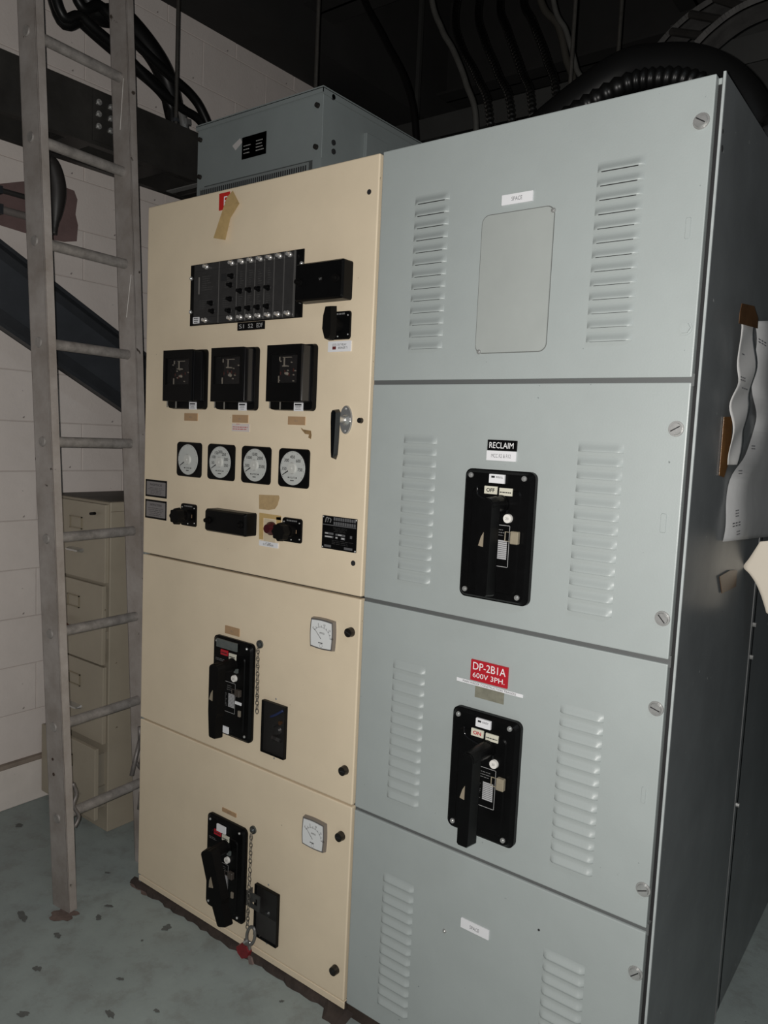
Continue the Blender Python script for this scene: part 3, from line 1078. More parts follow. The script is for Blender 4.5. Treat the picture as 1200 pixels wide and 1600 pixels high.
x0, x1, z0, z1 = px_rect((513, 488), (548, 530))
control_switch(x0, x1, z0, z1, 'grip', 'black lockout relay switch')
x0, x1, z0, z1 = px_rect((284.5, 785.5), (307.5, 823))
control_switch(x0, x1, z0 - 0.002, z1, 'knob', 'black round-knob control switch near the instruction plates')
x0, x1, z0, z1 = px_rect((443, 809), (472, 850))
control_switch(x0, x1, z0, z1 + 0.003, 'knob', 'black round-knob control switch beside the red lamp')
x0, x1, z0, z1 = px_rect((514, 534), (549, 549))
n = nameplate(cs, x0, x1, z0, z1, WHITE, 'white LOCK OUT RELAY label')
text('LOCK OUT RELAY', (x0 + x1) / 2, z1 - 0.009, 0.0034, INK, n, width=(x1 - x0) * 0.62, height=0.0055)
text('BREAKER T1', (x0 + x1) / 2 + 0.012, z0 + 0.010, 0.0034, INK, n, width=(x1 - x0) * 0.40, height=0.0055)
bm = B()
quad(bm, x0 + (x1 - x0) * 0.2, x0 + (x1 - x0) * 0.36, z0 + 0.006, z0 + 0.014, -0.0034)
obj('red_mark', bm, mat('dark_red_ink', (0.12, 0.02, 0.02), 0.6), n)


# ---- protective relays with glazed covers
def relay(x0, x1, z0, z1, seed):
    rnd = random.Random(seed)
    bm = B()
    prism(bm, rr(x0, x1, z0, z1, 0.012, 5), 0.0, -0.014, 0.002)
    r = obj('protective_relay', bm, BLACK, cs, label='black protective relay with a glazed cover')
    cx0, cx1, cz0, cz1 = x0 + 0.028, x1 - 0.010, z0 + 0.022, z1 - 0.006
    d = 0.054
    wx0, wx1, wz0, wz1 = cx0 + 0.012, cx1 - 0.014, cz0 + 0.050, cz1 - 0.024
    bm = B()
    # case with an open window: four bars and side walls around it
    for (a, b, c, e) in ((cx0, wx0, cz0, cz1), (wx1, cx1, cz0, cz1), (wx0, wx1, wz1, cz1), (wx0, wx1, cz0, wz0)):
        box(bm, a, b, -d, -0.013, c, e, 0.002 if False else 0.0)
    obj('cover', bm, BLACK, r)
    bm = B()
    box(bm, cx1 - 0.004, cx1 + 0.001, -d * 0.9, -0.014, cz0 + 0.002, cz1 - 0.002, 0.0015)
    tube(bm, [(cx1 + 0.0005, -d + 0.001, cz0 + 0.004), (cx1 + 0.0005, -d + 0.001, cz1 - 0.004)], 0.0012, 6)
    obj('cover_seam', bm, BLACKG, r)
    obj('window_pane', box(B(), wx0, wx1, -d + 0.004, -d + 0.0055, wz0, wz1), GLASS, r)
    # works behind the glass
    bx = (wx0 + wx1) / 2
    bm = B()
    yb = -0.034
    box(bm, wx0 + 0.016, wx0 + 0.0175, yb - 0.003, yb, wz0 + 0.002, wz0 + 0.020)
    box(bm, wx0 + 0.018, wx0 + 0.0195, yb - 0.003, yb, wz1 - 0.016, wz1 - 0.006)
    box(bm, bx - 0.020, bx + 0.012, yb - 0.003, yb, wz1 - 0.0085, wz1 - 0.007)
    box(bm, bx - 0.016, bx - 0.0135, yb - 0.003, yb, wz1 - 0.030, wz1 - 0.0085)
    box(bm, bx - 0.014, bx + 0.002, yb - 0.010, yb, wz1 - 0.033, wz1 - 0.030)
    cyl(bm, (bx - 0.004, yb, wz0 + 0.026), (bx - 0.004, yb - 0.008, wz0 + 0.026), 0.005, 0.003, 12)
    for i in range(7):
        xx, zz = rnd.uniform(wx0 + 0.012, wx1 - 0.01), rnd.uniform(wz0 + 0.006, wz1 - 0.008)
        cyl(bm, (xx, yb, zz), (xx, yb - 0.004, zz), 0.0018, n=8)
    obj('relay_works', bm, mat('brass_works', (0.45, 0.40, 0.33), 0.4, metal=0.3, var=0.4, scale=90), r)
    bm = B()
    for i in range(4):
        xx, zz = wx0 + 0.022 + 0.016 * i, wz0 + 0.022 + rnd.uniform(-0.006, 0.01)
        box(bm, xx, xx + 0.002, yb - 0.002, yb, zz, zz + 0.008)
    obj('red_tabs', bm, mat('red_tab', (0.09, 0.02, 0.014), 0.5), r)
    obj('back_plate', box(B(), wx0, wx1, -0.016, -0.0135, wz0, wz1), mat('relay_interior', (0.014, 0.012, 0.012), 0.5), r)
    bm = B()
    cyl(bm, (x0 + 0.020, -0.030, z0 + 0.004), (x0 + 0.020, -0.030, z0 + 0.024), 0.0018, n=8)
    cyl(bm, (x0 + 0.050, -0.020, z0 + 0.002), (x0 + 0.050, -0.020, z0 + 0.022), 0.0022, n=8)
    obj('cover_latch', bm, mat('latch_metal', (0.22, 0.21, 0.19), 0.4, metal=0.5), r)
    # maker's sticker at the foot
    s0, s1, s2, s3 = x1 - 0.068, x1 - 0.034, z0 - 0.001, z0 + 0.021
    n = plate('white_sticker', s0, s1, s2, s3, 0.0155, WHITE, r, base=0.013)
    bm = B()
    quad(bm, s0 + 0.004, s1 - 0.005, s3 - 0.007, s3 - 0.003, -0.0159)
    lines(bm, s0 + 0.004, s1 - 0.004, s2 + 0.002, s3 - 0.008, 3, -0.0159, (0.5, 0.9), centre=True, fill=0.35)
    obj('print', bm, INK, r)
    return r


relay(0.592, 0.758, 1.650, 1.829, 1)
a, b = F(343, 545)[0], F(407.5, 590)[0]
relay(a, a + 0.174, 1.648, 1.829, 2)
a = F(269.5, 590)[0]
relay(a - 0.004, a + 0.172, 1.648, 1.829, 3)

for (a, b) in (((289, 645.5), (309, 658)), ((364, 648), (388, 661)), ((451, 650.5), (477, 664.5))):
    x0, x1, z0, z1 = px_rect(a, b)
    n = nameplate(cs, x0, x1, z0, z1, BROWNPL, 'small tan engraved tag under a relay', d=0.0025)
    text('51-1', (x0 + x1) / 2, (z0 + z1) / 2, 0.003, INKDIM, n, height=0.005)
x0, x1, z0, z1 = px_rect((363, 661.5), (390, 675))
n = nameplate(cs, x0, x1, z0, z1, mat('pinkish_sticker', (0.62, 0.55, 0.52), 0.5), 'white sticker with a small red mark', d=0.0014)
bm = B()
lines(bm, x0 + 0.004, x1 - 0.006, z0 + 0.004, z0 + 0.016, 2, -0.0017, (0.7, 1), fill=0.3)
quad(bm, x0 + (x1 - x0) * 0.25, x0 + (x1 - x0) * 0.45, z0 + 0.022, z1 - 0.002, -0.0017)
obj('print', bm, INKRED, n)

# worn paint and tape residue on the cream door
def patch(name, pts, m, d=0.0007, parent=None, label=None, base=-0.0004):
    bm = B()
    prism(bm, px_poly(pts), base, -d)
    return obj(name, bm, m, parent or cs, label=label)


SCRAPE = mat('scraped_paint', (0.30, 0.19, 0.085), 0.7, var=0.4, scale=70)
patch('paint_scrape', [(470, 668), (474, 671), (480, 672), (486, 673), (487, 680), (486, 686), (482, 684), (483, 679), (477, 678), (472, 672)], SCRAPE)
patch('tape_residue', [(405, 773), (436, 774), (437, 778), (434, 789), (430, 795), (420, 797), (405, 795)], RESID)
for pts in ([(405.5, 801), (412, 802), (411.5, 843), (405, 842)], [(412, 802), (439.5, 806), (439.5, 813), (412, 809)], [(432, 808), (439.5, 808), (439, 826), (432, 822)]):
    patch('masking_tape', pts, MASK, 0.0010)
patch('masking_tape', [(413, 810), (431, 813), (430, 852), (412, 848)], mat('tape_inner', (0.58, 0.49, 0.35), 0.5), 0.0008)
# red pilot lamp
x, z = F(421, 826, 0.01)
bm = B()
cyl(bm, (x, 0, z), (x, -0.008, z), 0.020, 0.019, 24)
cyl(bm, (x, -0.007, z), (x, -0.022, z), 0.0185, 0.012, 24)
obj('pilot_lamp', bm, REDLAMP, cs, label='dark red pilot lamp lens')
x0, x1, z0, z1 = px_rect((406, 844), (435, 857))
n = nameplate(cs, x0, x1, z0, z1, WHITE, 'white label under the pilot lamp')
text('52-T1 BREAKER', (x0 + x1) / 2, z1 - 0.009, 0.0034, INK, n, width=(x1 - x0) * 0.55, height=0.0055)
text("'T' TRIP", (x0 + x1) / 2, z0 + 0.010, 0.0034, INK, n, width=(x1 - x0) * 0.28, height=0.005)

# chrome lever handle
x, z = F(541, 656)
bm = B()
n_ = 28
pts = [(x + 0.021 * math.cos(2 * math.pi * i / n_), z + 0.038 * math.sin(2 * math.pi * i / n_)) for i in range(n_)]
prism(bm, pts, 0.0, -0.004, 0.002)
cyl(bm, (x, -0.003, z), (x, -0.012, z), 0.016, 0.010, 20)
cyl(bm, (x, -0.010, z), (x, -0.044, z), 0.0085, 0.010, 20)
dh = obj('door_handle', bm, CHROME, cs, smooth=False, label='chrome lever handle of the cream door')
for zz in (z + 0.029, z - 0.029):
    inst('screw', SMALL, (x, -0.003, zz), dh, scale=(.8, .6, .8))
bm = B()
prof = [(-0.012, 0.014), (-0.006, 0.021), (0.006, 0.021), (0.012, 0.014), (0.011, -0.02), (0.010, -0.06), (0.008, -0.095), (0.003, -0.108), (-0.003, -0.106), (-0.006, -0.09),
        (-0.009, -0.05), (-0.012, -0.01)]
xl, zl = F(526, 652, 0.05)
prism(bm, [(x + a, zl + b) for a, b in prof], -0.038, -0.052, 0.004)
obj('lever', bm, mat('dark_chrome', (0.10, 0.10, 0.10), 0.15, metal=1.0), dh)


# ---- round meters
def ticks(bm, cx, cz, r0, r1, a0, a1, n, y, wdt=0.0006):
    for i in range(n):
        t = math.radians(a0 + (a1 - a0) * i / (n - 1))
        c, s = math.cos(t), math.sin(t)
        o = (-s * wdt, c * wdt)
        v = [bm.verts.new((cx + c * r0 + o[0], y, cz + s * r0 + o[1])), bm.verts.new((cx + c * r1 + o[0], y, cz + s * r1 + o[1])),
             bm.verts.new((cx + c * r1 - o[0], y, cz + s * r1 - o[1])), bm.verts.new((cx + c * r0 - o[0], y, cz + s * r0 - o[1]))]
        bm.faces.new(v)


def meter(x0, x1, z0, z1, nums, unit, label, needle=210):
    cx, cz = (x0 + x1) / 2, (z0 + z1) / 2
    bm = B()
    prism(bm, rr(x0, x1, z0, z1, 0.011, 5), 0.0, -0.004, 0.0015)
    m = obj('panel_meter', bm, BLACK, cs, label=label)
    R = 0.0475
    bm = B()
    cyl(bm, (cx, -0.003, cz), (cx, -0.0065, cz), R + 0.0028, R + 0.0012, 40)
    obj('bezel', bm, BLACKG, m)
    bm = B()
    cyl(bm, (cx, -0.006, cz), (cx, -0.0075, cz), R, R - 0.001, 40)
    obj('dial', bm, DIAL, m)
    y = -0.0080
    bm = B()
    ticks(bm, cx, cz, R - 0.006, R - 0.002, 215, -35, 11, y)
    ticks(bm, cx, cz, R - 0.004, R - 0.002, 215, -35, 41, y, 0.0003)
    obj('scale_marks', bm, INKG, m)
    n = len(nums)
    for i, s in enumerate(nums):
        a = math.radians(180 - (200 if n > 5 else 190) * (i + 0.0) / (n - 1) + 5)
        text(s, cx + 0.030 * math.cos(a), cz + 0.031 * math.sin(a), -y + 0.0001, INK, m, height=0.0088, bold=0.012, name='numeral')
    if unit:
        text(unit, cx + 0.001, cz - 0.026, -y + 0.0001, INK, m, width=0.022, height=0.005, name='unit')
    bm = B()
    for u in (-0.014, 0.016):
        cyl(bm, (cx + u, y + 0.001, cz - 0.026), (cx + u, y - 0.0003, cz - 0.026), 0.002, n=8)
    lines(bm, cx - 0.006, cx + 0.008, cz - 0.036, cz - 0.032, 1, y - 0.0002, (0.9, 1), fill=0.7)
    obj('print', bm, INK, m)
    a = math.radians(needle)
    bm = B()
    c, s = math.cos(a), math.sin(a)
    v = []
    for (r, o) in ((0.008, 0.0019), (0.041, 0.0010), (0.041, -0.0010), (0.008, -0.0019)):
        v.append(bm.verts.new((cx + c * r - s * o, y - 0.002, cz + s * r + c * o)))
    bm.faces.new(v)
    obj('needle', bm, INK, m)
    bm = B()
    cyl(bm, (cx, -0.0072, cz), (cx, -0.0125, cz), 0.0165, 0.014, 26)
    cyl(bm, (cx, -0.012, cz), (cx, -0.015, cz), 0.004, 0.003, 12)
    obj('hub_cap', bm, mat('hub_cap_plastic', (0.52, 0.52, 0.49), 0.3), m)
    return m


ms = [((278, 690), (315, 745.5)), ((326, 694), (367, 751)), ((379, 697), (423, 757.5)), ((437, 701.5), (483, 764))]
numl = [[], ['50', '100', '150', '200', '250', '300', '350'], ['500', '1000', '1500', '2000', '2500'], ['150', '300', '450', '600', '750']]
units = ['VARS', 'AMPERES', 'AMPERES', 'VOLTS']
labs = ['round panel meter with a nearly blank dial', 'round panel meter with seven figures', 'round panel meter reading to 2500', 'round panel meter reading to 750']
for (a, b), nm, u, lb in zip(ms, numl, units, labs):
    x0, z1_ = F(*a)
    x1, z0_ = F(*b)
    zc = 1.4925
    meter(x0, x1, zc - 0.054, zc + 0.054, nm, u, lb)


# ---- small white ammeters on the breaker doors
def ammeter(cx, cz, label):
    h = 0.0425
    bm = B()
    # square with gently bowed sides
    pts = []
    for (ax_, az_, bx_, bz_) in ((1, -1, 1, 1), (1, 1, -1, 1), (-1, 1, -1, -1), (-1, -1, 1, -1)):
        for i in range(7):
            t = i / 7
            x = ax_ + (bx_ - ax_) * t
            z = az_ + (bz_ - az_) * t
            bow = 0.06 * math.sin(math.pi * t)
            nx, nz = (ax_ + bx_) / 2, (az_ + bz_) / 2
            pts.append((cx + (x * 0.96 + nx * bow) * h, cz + (z * 0.96 + nz * bow) * h))
    prism(bm, pts, 0.0, -0.012, 0.002)
    m = obj('ammeter', bm, mat('bezel_grey_metal', (0.26, 0.24, 0.23), 0.3, metal=0.6), cs, label=label)
    bm = B()
    prism(bm, [(cx + (x - cx) * 0.86, cz + (z - cz) * 0.86) for x, z in pts], -0.011, -0.0135)
    obj('dial', bm, DIALW, m)
    y = -0.0140
    bm = B()
    ox, oz = cx + 0.002, cz - 0.012
    ticks(bm, ox, oz, 0.031, 0.037, 140, 10, 9, y, 0.0006)
    ticks(bm, ox, oz, 0.031, 0.034, 140, 10, 33, y, 0.0003)
    obj('scale_marks', bm, INK, m)
    for i, s in enumerate(('0', '5', '10', '15', '20')):
        a = math.radians(140 - 130 * i / 4)
        text(s, ox + 0.0405 * math.cos(a) * 0.98, oz + 0.0405 * math.sin(a), 0.0141, INK, m, height=0.0055, name='numeral')
    text('AMPERES', cx + 0.004, cz + 0.004, 0.0141, INK, m, width=0.018, height=0.005, name='unit')
    bm = B()
    a = math.radians(135)
    c, s = math.cos(a), math.sin(a)
    v = [bm.verts.new((ox + c * r - s * o, y - 0.001, oz + s * r + c * o)) for r, o in ((0.0, 0.0008), (0.034, 0.0005), (0.034, -0.0005), (0.0, -0.0008))]
    bm.faces.new(v)
    lines(bm, cx - 0.008, cx + 0.010, cz - 0.026, cz - 0.021, 1, y, (0.8, 1), fill=0.6)
    obj('needle', bm, INK, m)
    bm = B()
    for i in range(12):
        a0 = 2 * math.pi * i / 12
        a1 = 2 * math.pi * (i + 1) / 12
        for (r0, r1) in ((0.0052, 0.0045),):
            v = [bm.verts.new((cx + 0.002 + r * math.cos(t), y, cz - 0.031 + r * math.sin(t))) for r, t in ((r0, a0), (r0, a1), (r1, a1), (r1, a0))]
            bm.faces.new(v)
    obj('printed_emblem', bm, INKG, m)
    return m


ammeter(0.818, 1.0515, 'white square ammeter on the middle cream door')
x0, z1_ = F(474, 1273)
x1, z0_ = F(511, 1327)
ammeter(0.815, 0.4835, 'white square ammeter on the lowest cream door')

# ---- instruction plates and rating plate
for (a, b, hd) in (((228.5, 748), (261, 779), 'NOTICE'), ((228, 779.5), (260.5, 813), 'INSTRUCTIONS')):
    p0, p1 = F(*a), F(*b)
    zt_ = F(244, a[1] + 2)[1]
    zb_ = F(244, b[1] - 2)[1]
    n = nameplate(cs, p0[0], p1[0], zb_, zt_, SILV, 'silvery instruction plate with a black border', d=0.0018)
    bm = B()
    t = 0.006
    for (u0, u1, v0, v1) in ((p0[0], p1[0], zt_ - t, zt_), (p0[0], p1[0], zb_, zb_ + t), (p0[0], p0[0] + t, zb_, zt_), (p1[0] - t, p1[0], zb_, zt_)):
        quad(bm, u0, u1, v0, v1, -0.0021)
    obj('black_border', bm, BLACK, n)
    text(hd, (p0[0] + p1[0]) / 2, zt_ - 0.016, 0.0021, INK, n, width=(p1[0] - p0[0]) * 0.55, height=0.007)
    bm = B()
    lines(bm, p0[0] + 0.012, p1[0] - 0.012, zb_ + 0.009, zt_ - 0.024, 5, -0.0021, (0.6, 1.0), centre=True, fill=0.3)
    obj('print', bm, mat('faded_print', (0.07, 0.065, 0.065), 0.6), n)

p0, p1, p2, p3 = px_poly([(504.5, 805), (558.5, 811), (557, 864), (503.5, 856)])
x0, x1, z0, z1 = (p0[0] + p3[0]) / 2, (p1[0] + p2[0]) / 2, (p2[1] + p3[1]) / 2, (p0[1] + p1[1]) / 2
n = nameplate(cs, x0, x1, z0, z1, BLACK, 'black rating plate with silver print', d=0.0018)
ww, hh = x1 - x0, z1 - z0
GR = mat('plate_grey_print', (0.10, 0.10, 0.105), 0.5)
bm = B()
y = -0.0021
for r in (0.80, 0.93):
    for i in range(10):
        u = x0 + ww * (0.33 + 0.065 * i)
        quad(bm, u, u + ww * 0.052, z0 + hh * (r - 0.05), z0 + hh * (r + 0.045), y)
quad(bm, x0 + ww * 0.02, x1 - ww * 0.02, z0 + hh * 0.715, z0 + hh * 0.74, y)
for (a, b, c, e) in ((.08, .34, .44, .5), (.08, .34, .34, .4), (.40, .68, .43, .49), (.40, .47, .34, .40), (.56, .68, .33, .40), (.82, .88, .40, .48), (.08, .28, .05, .12),
                     (.66, .9, .05, .12)):
    quad(bm, x0 + ww * a, x0 + ww * b, z0 + hh * c, z0 + hh * e, y)
obj('silver_fields', bm, GR, n)
bm = B()
for (a, b, c, e) in ((.10, .18, .455, .485), (.10, .30, .355, .385), (.48, .58, .445, .475), (.41, .46, .352, .388), (.58, .66, .345, .385)):
    quad(bm, x0 + ww * a, x0 + ww * b, z0 + hh * c, z0 + hh * e, y - 0.0003)
obj('print', bm, mat('bright_print', (0.45, 0.45, 0.45), 0.5), n)
bm = B()
lines(bm, x0 + ww * 0.25, x0 + ww * 0.8, z0 + hh * 0.53, z0 + hh * 0.68, 4, y, (0.5, 1), centre=True, fill=0.2)
lines(bm, x0 + ww * 0.3, x0 + ww * 0.95, z0 + hh * 0.15, z0 + hh * 0.30, 3, y, (0.5, 1), fill=0.2)
obj('print', bm, mat('faint_print', (0.045, 0.045, 0.045), 0.5), n)
bm = B()
tube(bm, spline([(x0 + ww * .09, y, z0 + hh * .80), (x0 + ww * .12, y, z0 + hh * .94), (x0 + ww * .17, y, z0 + hh * .92), (x0 + ww * .15, y, z0 + hh * .81),
                 (x0 + ww * .19, y, z0 + hh * .93), (x0 + ww * .25, y, z0 + hh * .90), (x0 + ww * .23, y, z0 + hh * .80)], 4), 0.0014, 5)
obj('script_emblem', bm, mat('emblem_grey', (0.17, 0.17, 0.17), 0.5), n)
for (u, v) in ((.025, .96), (.975, .96), (.025, .04), (.975, .04)):
    inst('screw', SMALL, (x0 + ww * u, -0.0018, z0 + hh * v), n, scale=(.5, .4, .5))

# ---- red sticker and curled tape at the top of the door
x0, x1, z0, z1 = px_rect((343, 303), (359, 326))
n = nameplate(cs, x0, x1, z0, z1, mat('bright_red_sticker', (0.50, 0.02, 0.015), 0.45), 'red sticker half hidden by tape', d=0.0012)
text('E', (x0 + x1) / 2 + 0.006, (z0 + z1) / 2, 0.0015, INKW, n, height=0.026)
bm = B()
tp = [(363, 297.5), (375, 318.5), (361, 341), (355.5, 376), (337, 373), (350, 325), (354, 308)]
pp = px_poly(tp, 0.006)
vs = [bm.verts.new((x, -0.004 - 0.010 * (0 if i in (0, 6) else (1 if i in (3, 4) else 0.4)), z)) for i, (x, z) in enumerate(pp)]
bm.faces.new(vs)
o = obj('curled_tape', bm, mat('shiny_tan_tape', (0.55, 0.38, 0.17), 0.35, var=0.2, scale=30), cs, label='curled strip of shiny tan tape')
sm = o.modifiers.new('thickness', 'SOLIDIFY')
sm.thickness = 0.0006

# ---- breakers of the cream cabinet
x0, x1, z0, z1 = px_rect((352.5, 981), (374.5, 995))
n = nameplate(cs, x0, x1, z0, F(363, 979.5)[1], BROWNPL, 'small tan tag above the middle breaker', d=0.0025)
text('52-1', (x0 + x1) / 2, (z0 + z1) / 2 + 0.003, 0.003, INKDIM, n, height=0.005)
x0, x1, z0, z1 = px_rect((348, 1262), (369.5, 1277))
n = nameplate(cs, x0, x1, z0 - 0.001, z1 + 0.002, BROWNPL, 'small tan tag above the lowest breaker', d=0.0025)
text('52-2', (x0 + x1) / 2, (z0 + z1) / 2, 0.003, INKDIM, n, height=0.005)
breaker(cs, 0.380, 0.555, 0.667, 0.968, False, '', 0.0, 'black breaker operator with its handle hanging straight')
breaker(cs, 0.371, 0.546, 0.094, 0.398, False, '', 0.36, 'black breaker operator with its handle turned aslant')

# ---- viewing windows
for k, (x0, x1, z0, z1) in enumerate(((0.598, 0.691, 0.661, 0.814), (0.592, 0.686, 0.088, 0.248))):
    bm = B()
    box(bm, x0, x1, -0.0012, 0.0, z0, z1)
    vw = obj('viewing_window', bm, mat('window_interior', (0.016, 0.014, 0.013), 0.5), cs, label='dark viewing window in the cream door')
    bm = B()
    if k == 0:
        cyl(bm, (0.655, -0.001, 0.735), (0.655, -0.008, 0.735), 0.017, 0.012, 18)
        cyl(bm, (0.655, -0.001, 0.712), (0.655, -0.006, 0.705), 0.020, 0.016, 18)
        obj('instrument', bm, mat('dim_instrument', (0.055, 0.05, 0.048), 0.3, metal=0.5, var=0.5, scale=80), vw)
        obj('wire', tube(B(), spline([(0.628, -0.003, 0.770), (0.645, -0.004, 0.779), (0.662, -0.004, 0.790), (0.676, -0.003, 0.80)], 5), 0.004, 6), BLUEW, vw, smooth=True)
        obj('terminal', cyl(B(), (0.668, -0.001, 0.762), (0.668, -0.007, 0.762), 0.006, n=10), COPPER, vw)
    else:
        cyl(bm, (0.640, -0.001, 0.170), (0.640, -0.006, 0.170), 0.010, 0.006, 18)
        obj('instrument', bm, mat('dim_instrument2', (0.05, 0.05, 0.05), 0.3, metal=0.5), vw)
        obj('dark_lower_sheet', box(B(), x0 + 0.001, x1 - 0.001, -0.002, -0.001, z0 + 0.001, z0 + 0.072), mat('dim_sheet', (0.04, 0.038, 0.036), 0.5), vw)
    obj('pane', box(B(), x0, x1, -0.0105, -0.0095, z0, z1), GLASS, vw)
    bm = B()
    for (a, b, c, e) in ((x0 - 0.001, x0, z0, z1), (x1, x1 + 0.001, z0, z1), (x0, x1, z1, z1 + 0.001), (x0, x1, z0 - 0.001, z0)):
        box(bm, a, b, -0.011, 0.0, c, e)
    obj('frame_edge', bm, BLACK, vw)
    for zz in (z1 + 0.012, z0 - 0.012):
        inst('screw', SMALL, ((x0 + x1) / 2, 0, zz), vw, scale=(0.55, 0.4, 0.55))

# ---- chains
def link_mesh():
    bm = B()
    pts = []
    for i in range(16):
        t = 2 * math.pi * i / 16
        pts.append((0.0045 * math.cos(t), 0, 0.0085 * math.sin(t)))
    tube(bm, pts, 0.0013, 6, closed=True)
    me = mesh_from(bm, mat('dull_chain', (0.17, 0.155, 0.135), 0.4, metal=0.7), 'chain_link')
    for p in me.polygons:
        p.use_smooth = True
    return me


LINK = link_mesh()


def chain(top, pts, n, label):
    x, z = F(*top, 0.006)
    bm = B()
    cyl(bm, (x, 0.0, z), (x, -0.005, z), 0.0125, 0.012, 18)
    cyl(bm, (x, -0.005, z), (x, -0.011, z), 0.008, 0.005, 14)
    an = obj('chain_anchor', bm, mat('blued_bolt', (0.13, 0.14, 0.14), 0.3, metal=0.8), cs, label=label)
    P = spline([(*((F(*p, d)[0]), -d), F(*p, d)[1]) for p, d in pts], 30)
    L = [0]
    for a, b in zip(P, P[1:]):
        L.append(L[-1] + (b - a).length)
    for i in range(n):
        s = L[-1] * i / (n - 1)
        k = max(j for j in range(len(L)) if L[j] <= s + 1e-9)
        q = P[k]
        d = (P[min(k + 1, len(P) - 1)] - P[max(k - 1, 0)]).normalized()
        tilt = math.atan2(d.x, -d.z)
        inst('chain_link', LINK, q, an, rot=(0, -tilt, (0.35 if i % 2 else 1.75)))
    return an


chain((404.5, 1007), [((403, 1013), 0.008), ((402.5, 1050), 0.008), ((401.5, 1111), 0.008)], 18, 'bolt carrying a short hanging chain')
chain((394, 1297.5), [((392.5, 1304), 0.010), ((391, 1350), 0.012), ((388.5, 1400), 0.030), ((386.5, 1448), 0.030)], 24, 'bolt carrying the chain of the lockout hasp')
# lock bracket beside the lowest breaker
bx0, bz1 = F(386, 1391, 0.02)
bx1, bz0 = F(405.5, 1424, 0.02)
bz1 = F(396, 1396, 0.02)[1]
bz0 = F(396, 1420, 0.02)[1]
bm = B()
t = 0.012
hx0, hx1, hz0, hz1 = bx0 + (bx1 - bx0) * 0.42, bx1 - t * 0.8, bz0 + (bz1 - bz0) * 0.28, bz1 - (bz1 - bz0) * 0.25
cx_, cz_ = hx0 + (hx1 - hx0) * 0.6, hz0 + (hz1 - hz0) * 0.42      # L-shaped slot
box(bm, bx0, hx0, -0.022, -0.018, bz0, bz1)
box(bm, hx1, bx1, -0.022, -0.018, bz0, bz1)
box(bm, hx0, hx1, -0.022, -0.018, bz0, hz0)
box(bm, hx0, hx1, -0.022, -0.018, hz1, bz1)
box(bm, hx0, cx_, -0.022, -0.018, cz_, hz1)
box(bm, bx0, bx0 + 0.004, -0.018, 0.0, bz0, bz1)
obj('lock_bracket', bm, mat('galvanised_bracket', (0.11, 0.11, 0.105), 0.45, metal=0.6, var=0.3, scale=40), cs, label='slotted steel lock bracket')

# ---- lockout hasp hanging on the chain
dH = 0.028
h = thing('lockout_hasp', 'red lockout hasp with steel jaws hanging on a chain by the floor', 'hasp', (0.66, -0.03, 0.03))
bm = B()
ring = []
cx, cz = F(392, 1462, dH)
for i in range(20):
    t = 2 * math.pi * i / 20
    ring.append((cx + 0.016 * math.cos(t) + 0.006 * math.sin(t), -dH, cz + 0.030 * math.sin(t)))
tube(bm, ring, 0.0048, 8, closed=True)
ax_, az_ = F(386, 1476, dH)
box(bm, ax_ - 0.012, ax_ + 0.016, -dH - 0.004, -dH + 0.004, az_ - 0.012, az_ + 0.016, 0.002)
obj('jaws', bm, mat('hasp_steel', (0.28, 0.27, 0.26), 0.35, metal=0.8), h)
bm = B()
pp = px_poly([(378, 1473), (388, 1477), (391, 1487), (388, 1496), (380, 1497), (373, 1487), (371, 1477)], dH)
prism(bm, pp, -dH + 0.007, -dH - 0.007, 0.002)
o = obj('handle', bm, REDDK, h, label='red coated hasp body')
for (px, py) in ((383.5, 1471), (387, 1469)):
    x, z = F(px, py, dH)
    obj('rivet', cyl(B(), (x, -dH - 0.003, z), (x, -dH - 0.008, z), 0.004, 0.003, 10), STEEL, h)
bm = B()
pp = px_poly([(388, 1493), (393, 1496), (396, 1507), (390, 1506)], dH)
prism(bm, pp, -dH + 0.003, -dH - 0.003, 0.0005)
obj('tail', bm, mat('pinkish_tail', (0.17, 0.12, 0.11), 0.6), h)

# ================================================================== GREY BOX ON TOP
gb = thing('grey_terminal_box', 'grey vented steel box standing on top of the cream cabinet', 'enclosure', (0.285, 0.42, ZT))
YB, ZBX = 0.19, 2.597
X0B, X1B = 0.006, 0.570
DB = 0.70
bm = B()
box(bm, X0B + 0.008, X1B, YB + 0.004, DB, ZT, ZBX - 0.006)
obj('body', bm, GREYBOX, gb)
bm = B()
zv = 2.397
box(bm, X0B, X1B, YB - 0.002, YB + 0.004, zv, ZBX - 0.006, 0.001)
box(bm, X0B, X0B + 0.035, YB - 0.002, YB + 0.004, ZT, zv)
box(bm, X1B - 0.035, X1B, YB - 0.002, YB + 0.004, ZT, zv)
fp = obj('front_panel', bm, GREYBOX, gb)
bm = B()
box(bm, X0B - 0.004, X1B + 0.004, YB - 0.008, DB + 0.004, ZBX - 0.006, ZBX)
box(bm, X0B - 0.004, X1B + 0.004, YB - 0.008, YB - 0.006, ZBX - 0.018, ZBX - 0.004)
box(bm, X1B + 0.002, X1B + 0.004, YB - 0.008, DB + 0.004, ZBX - 0.022, ZBX - 0.004)
obj('lid', bm, GREYBOX, gb)
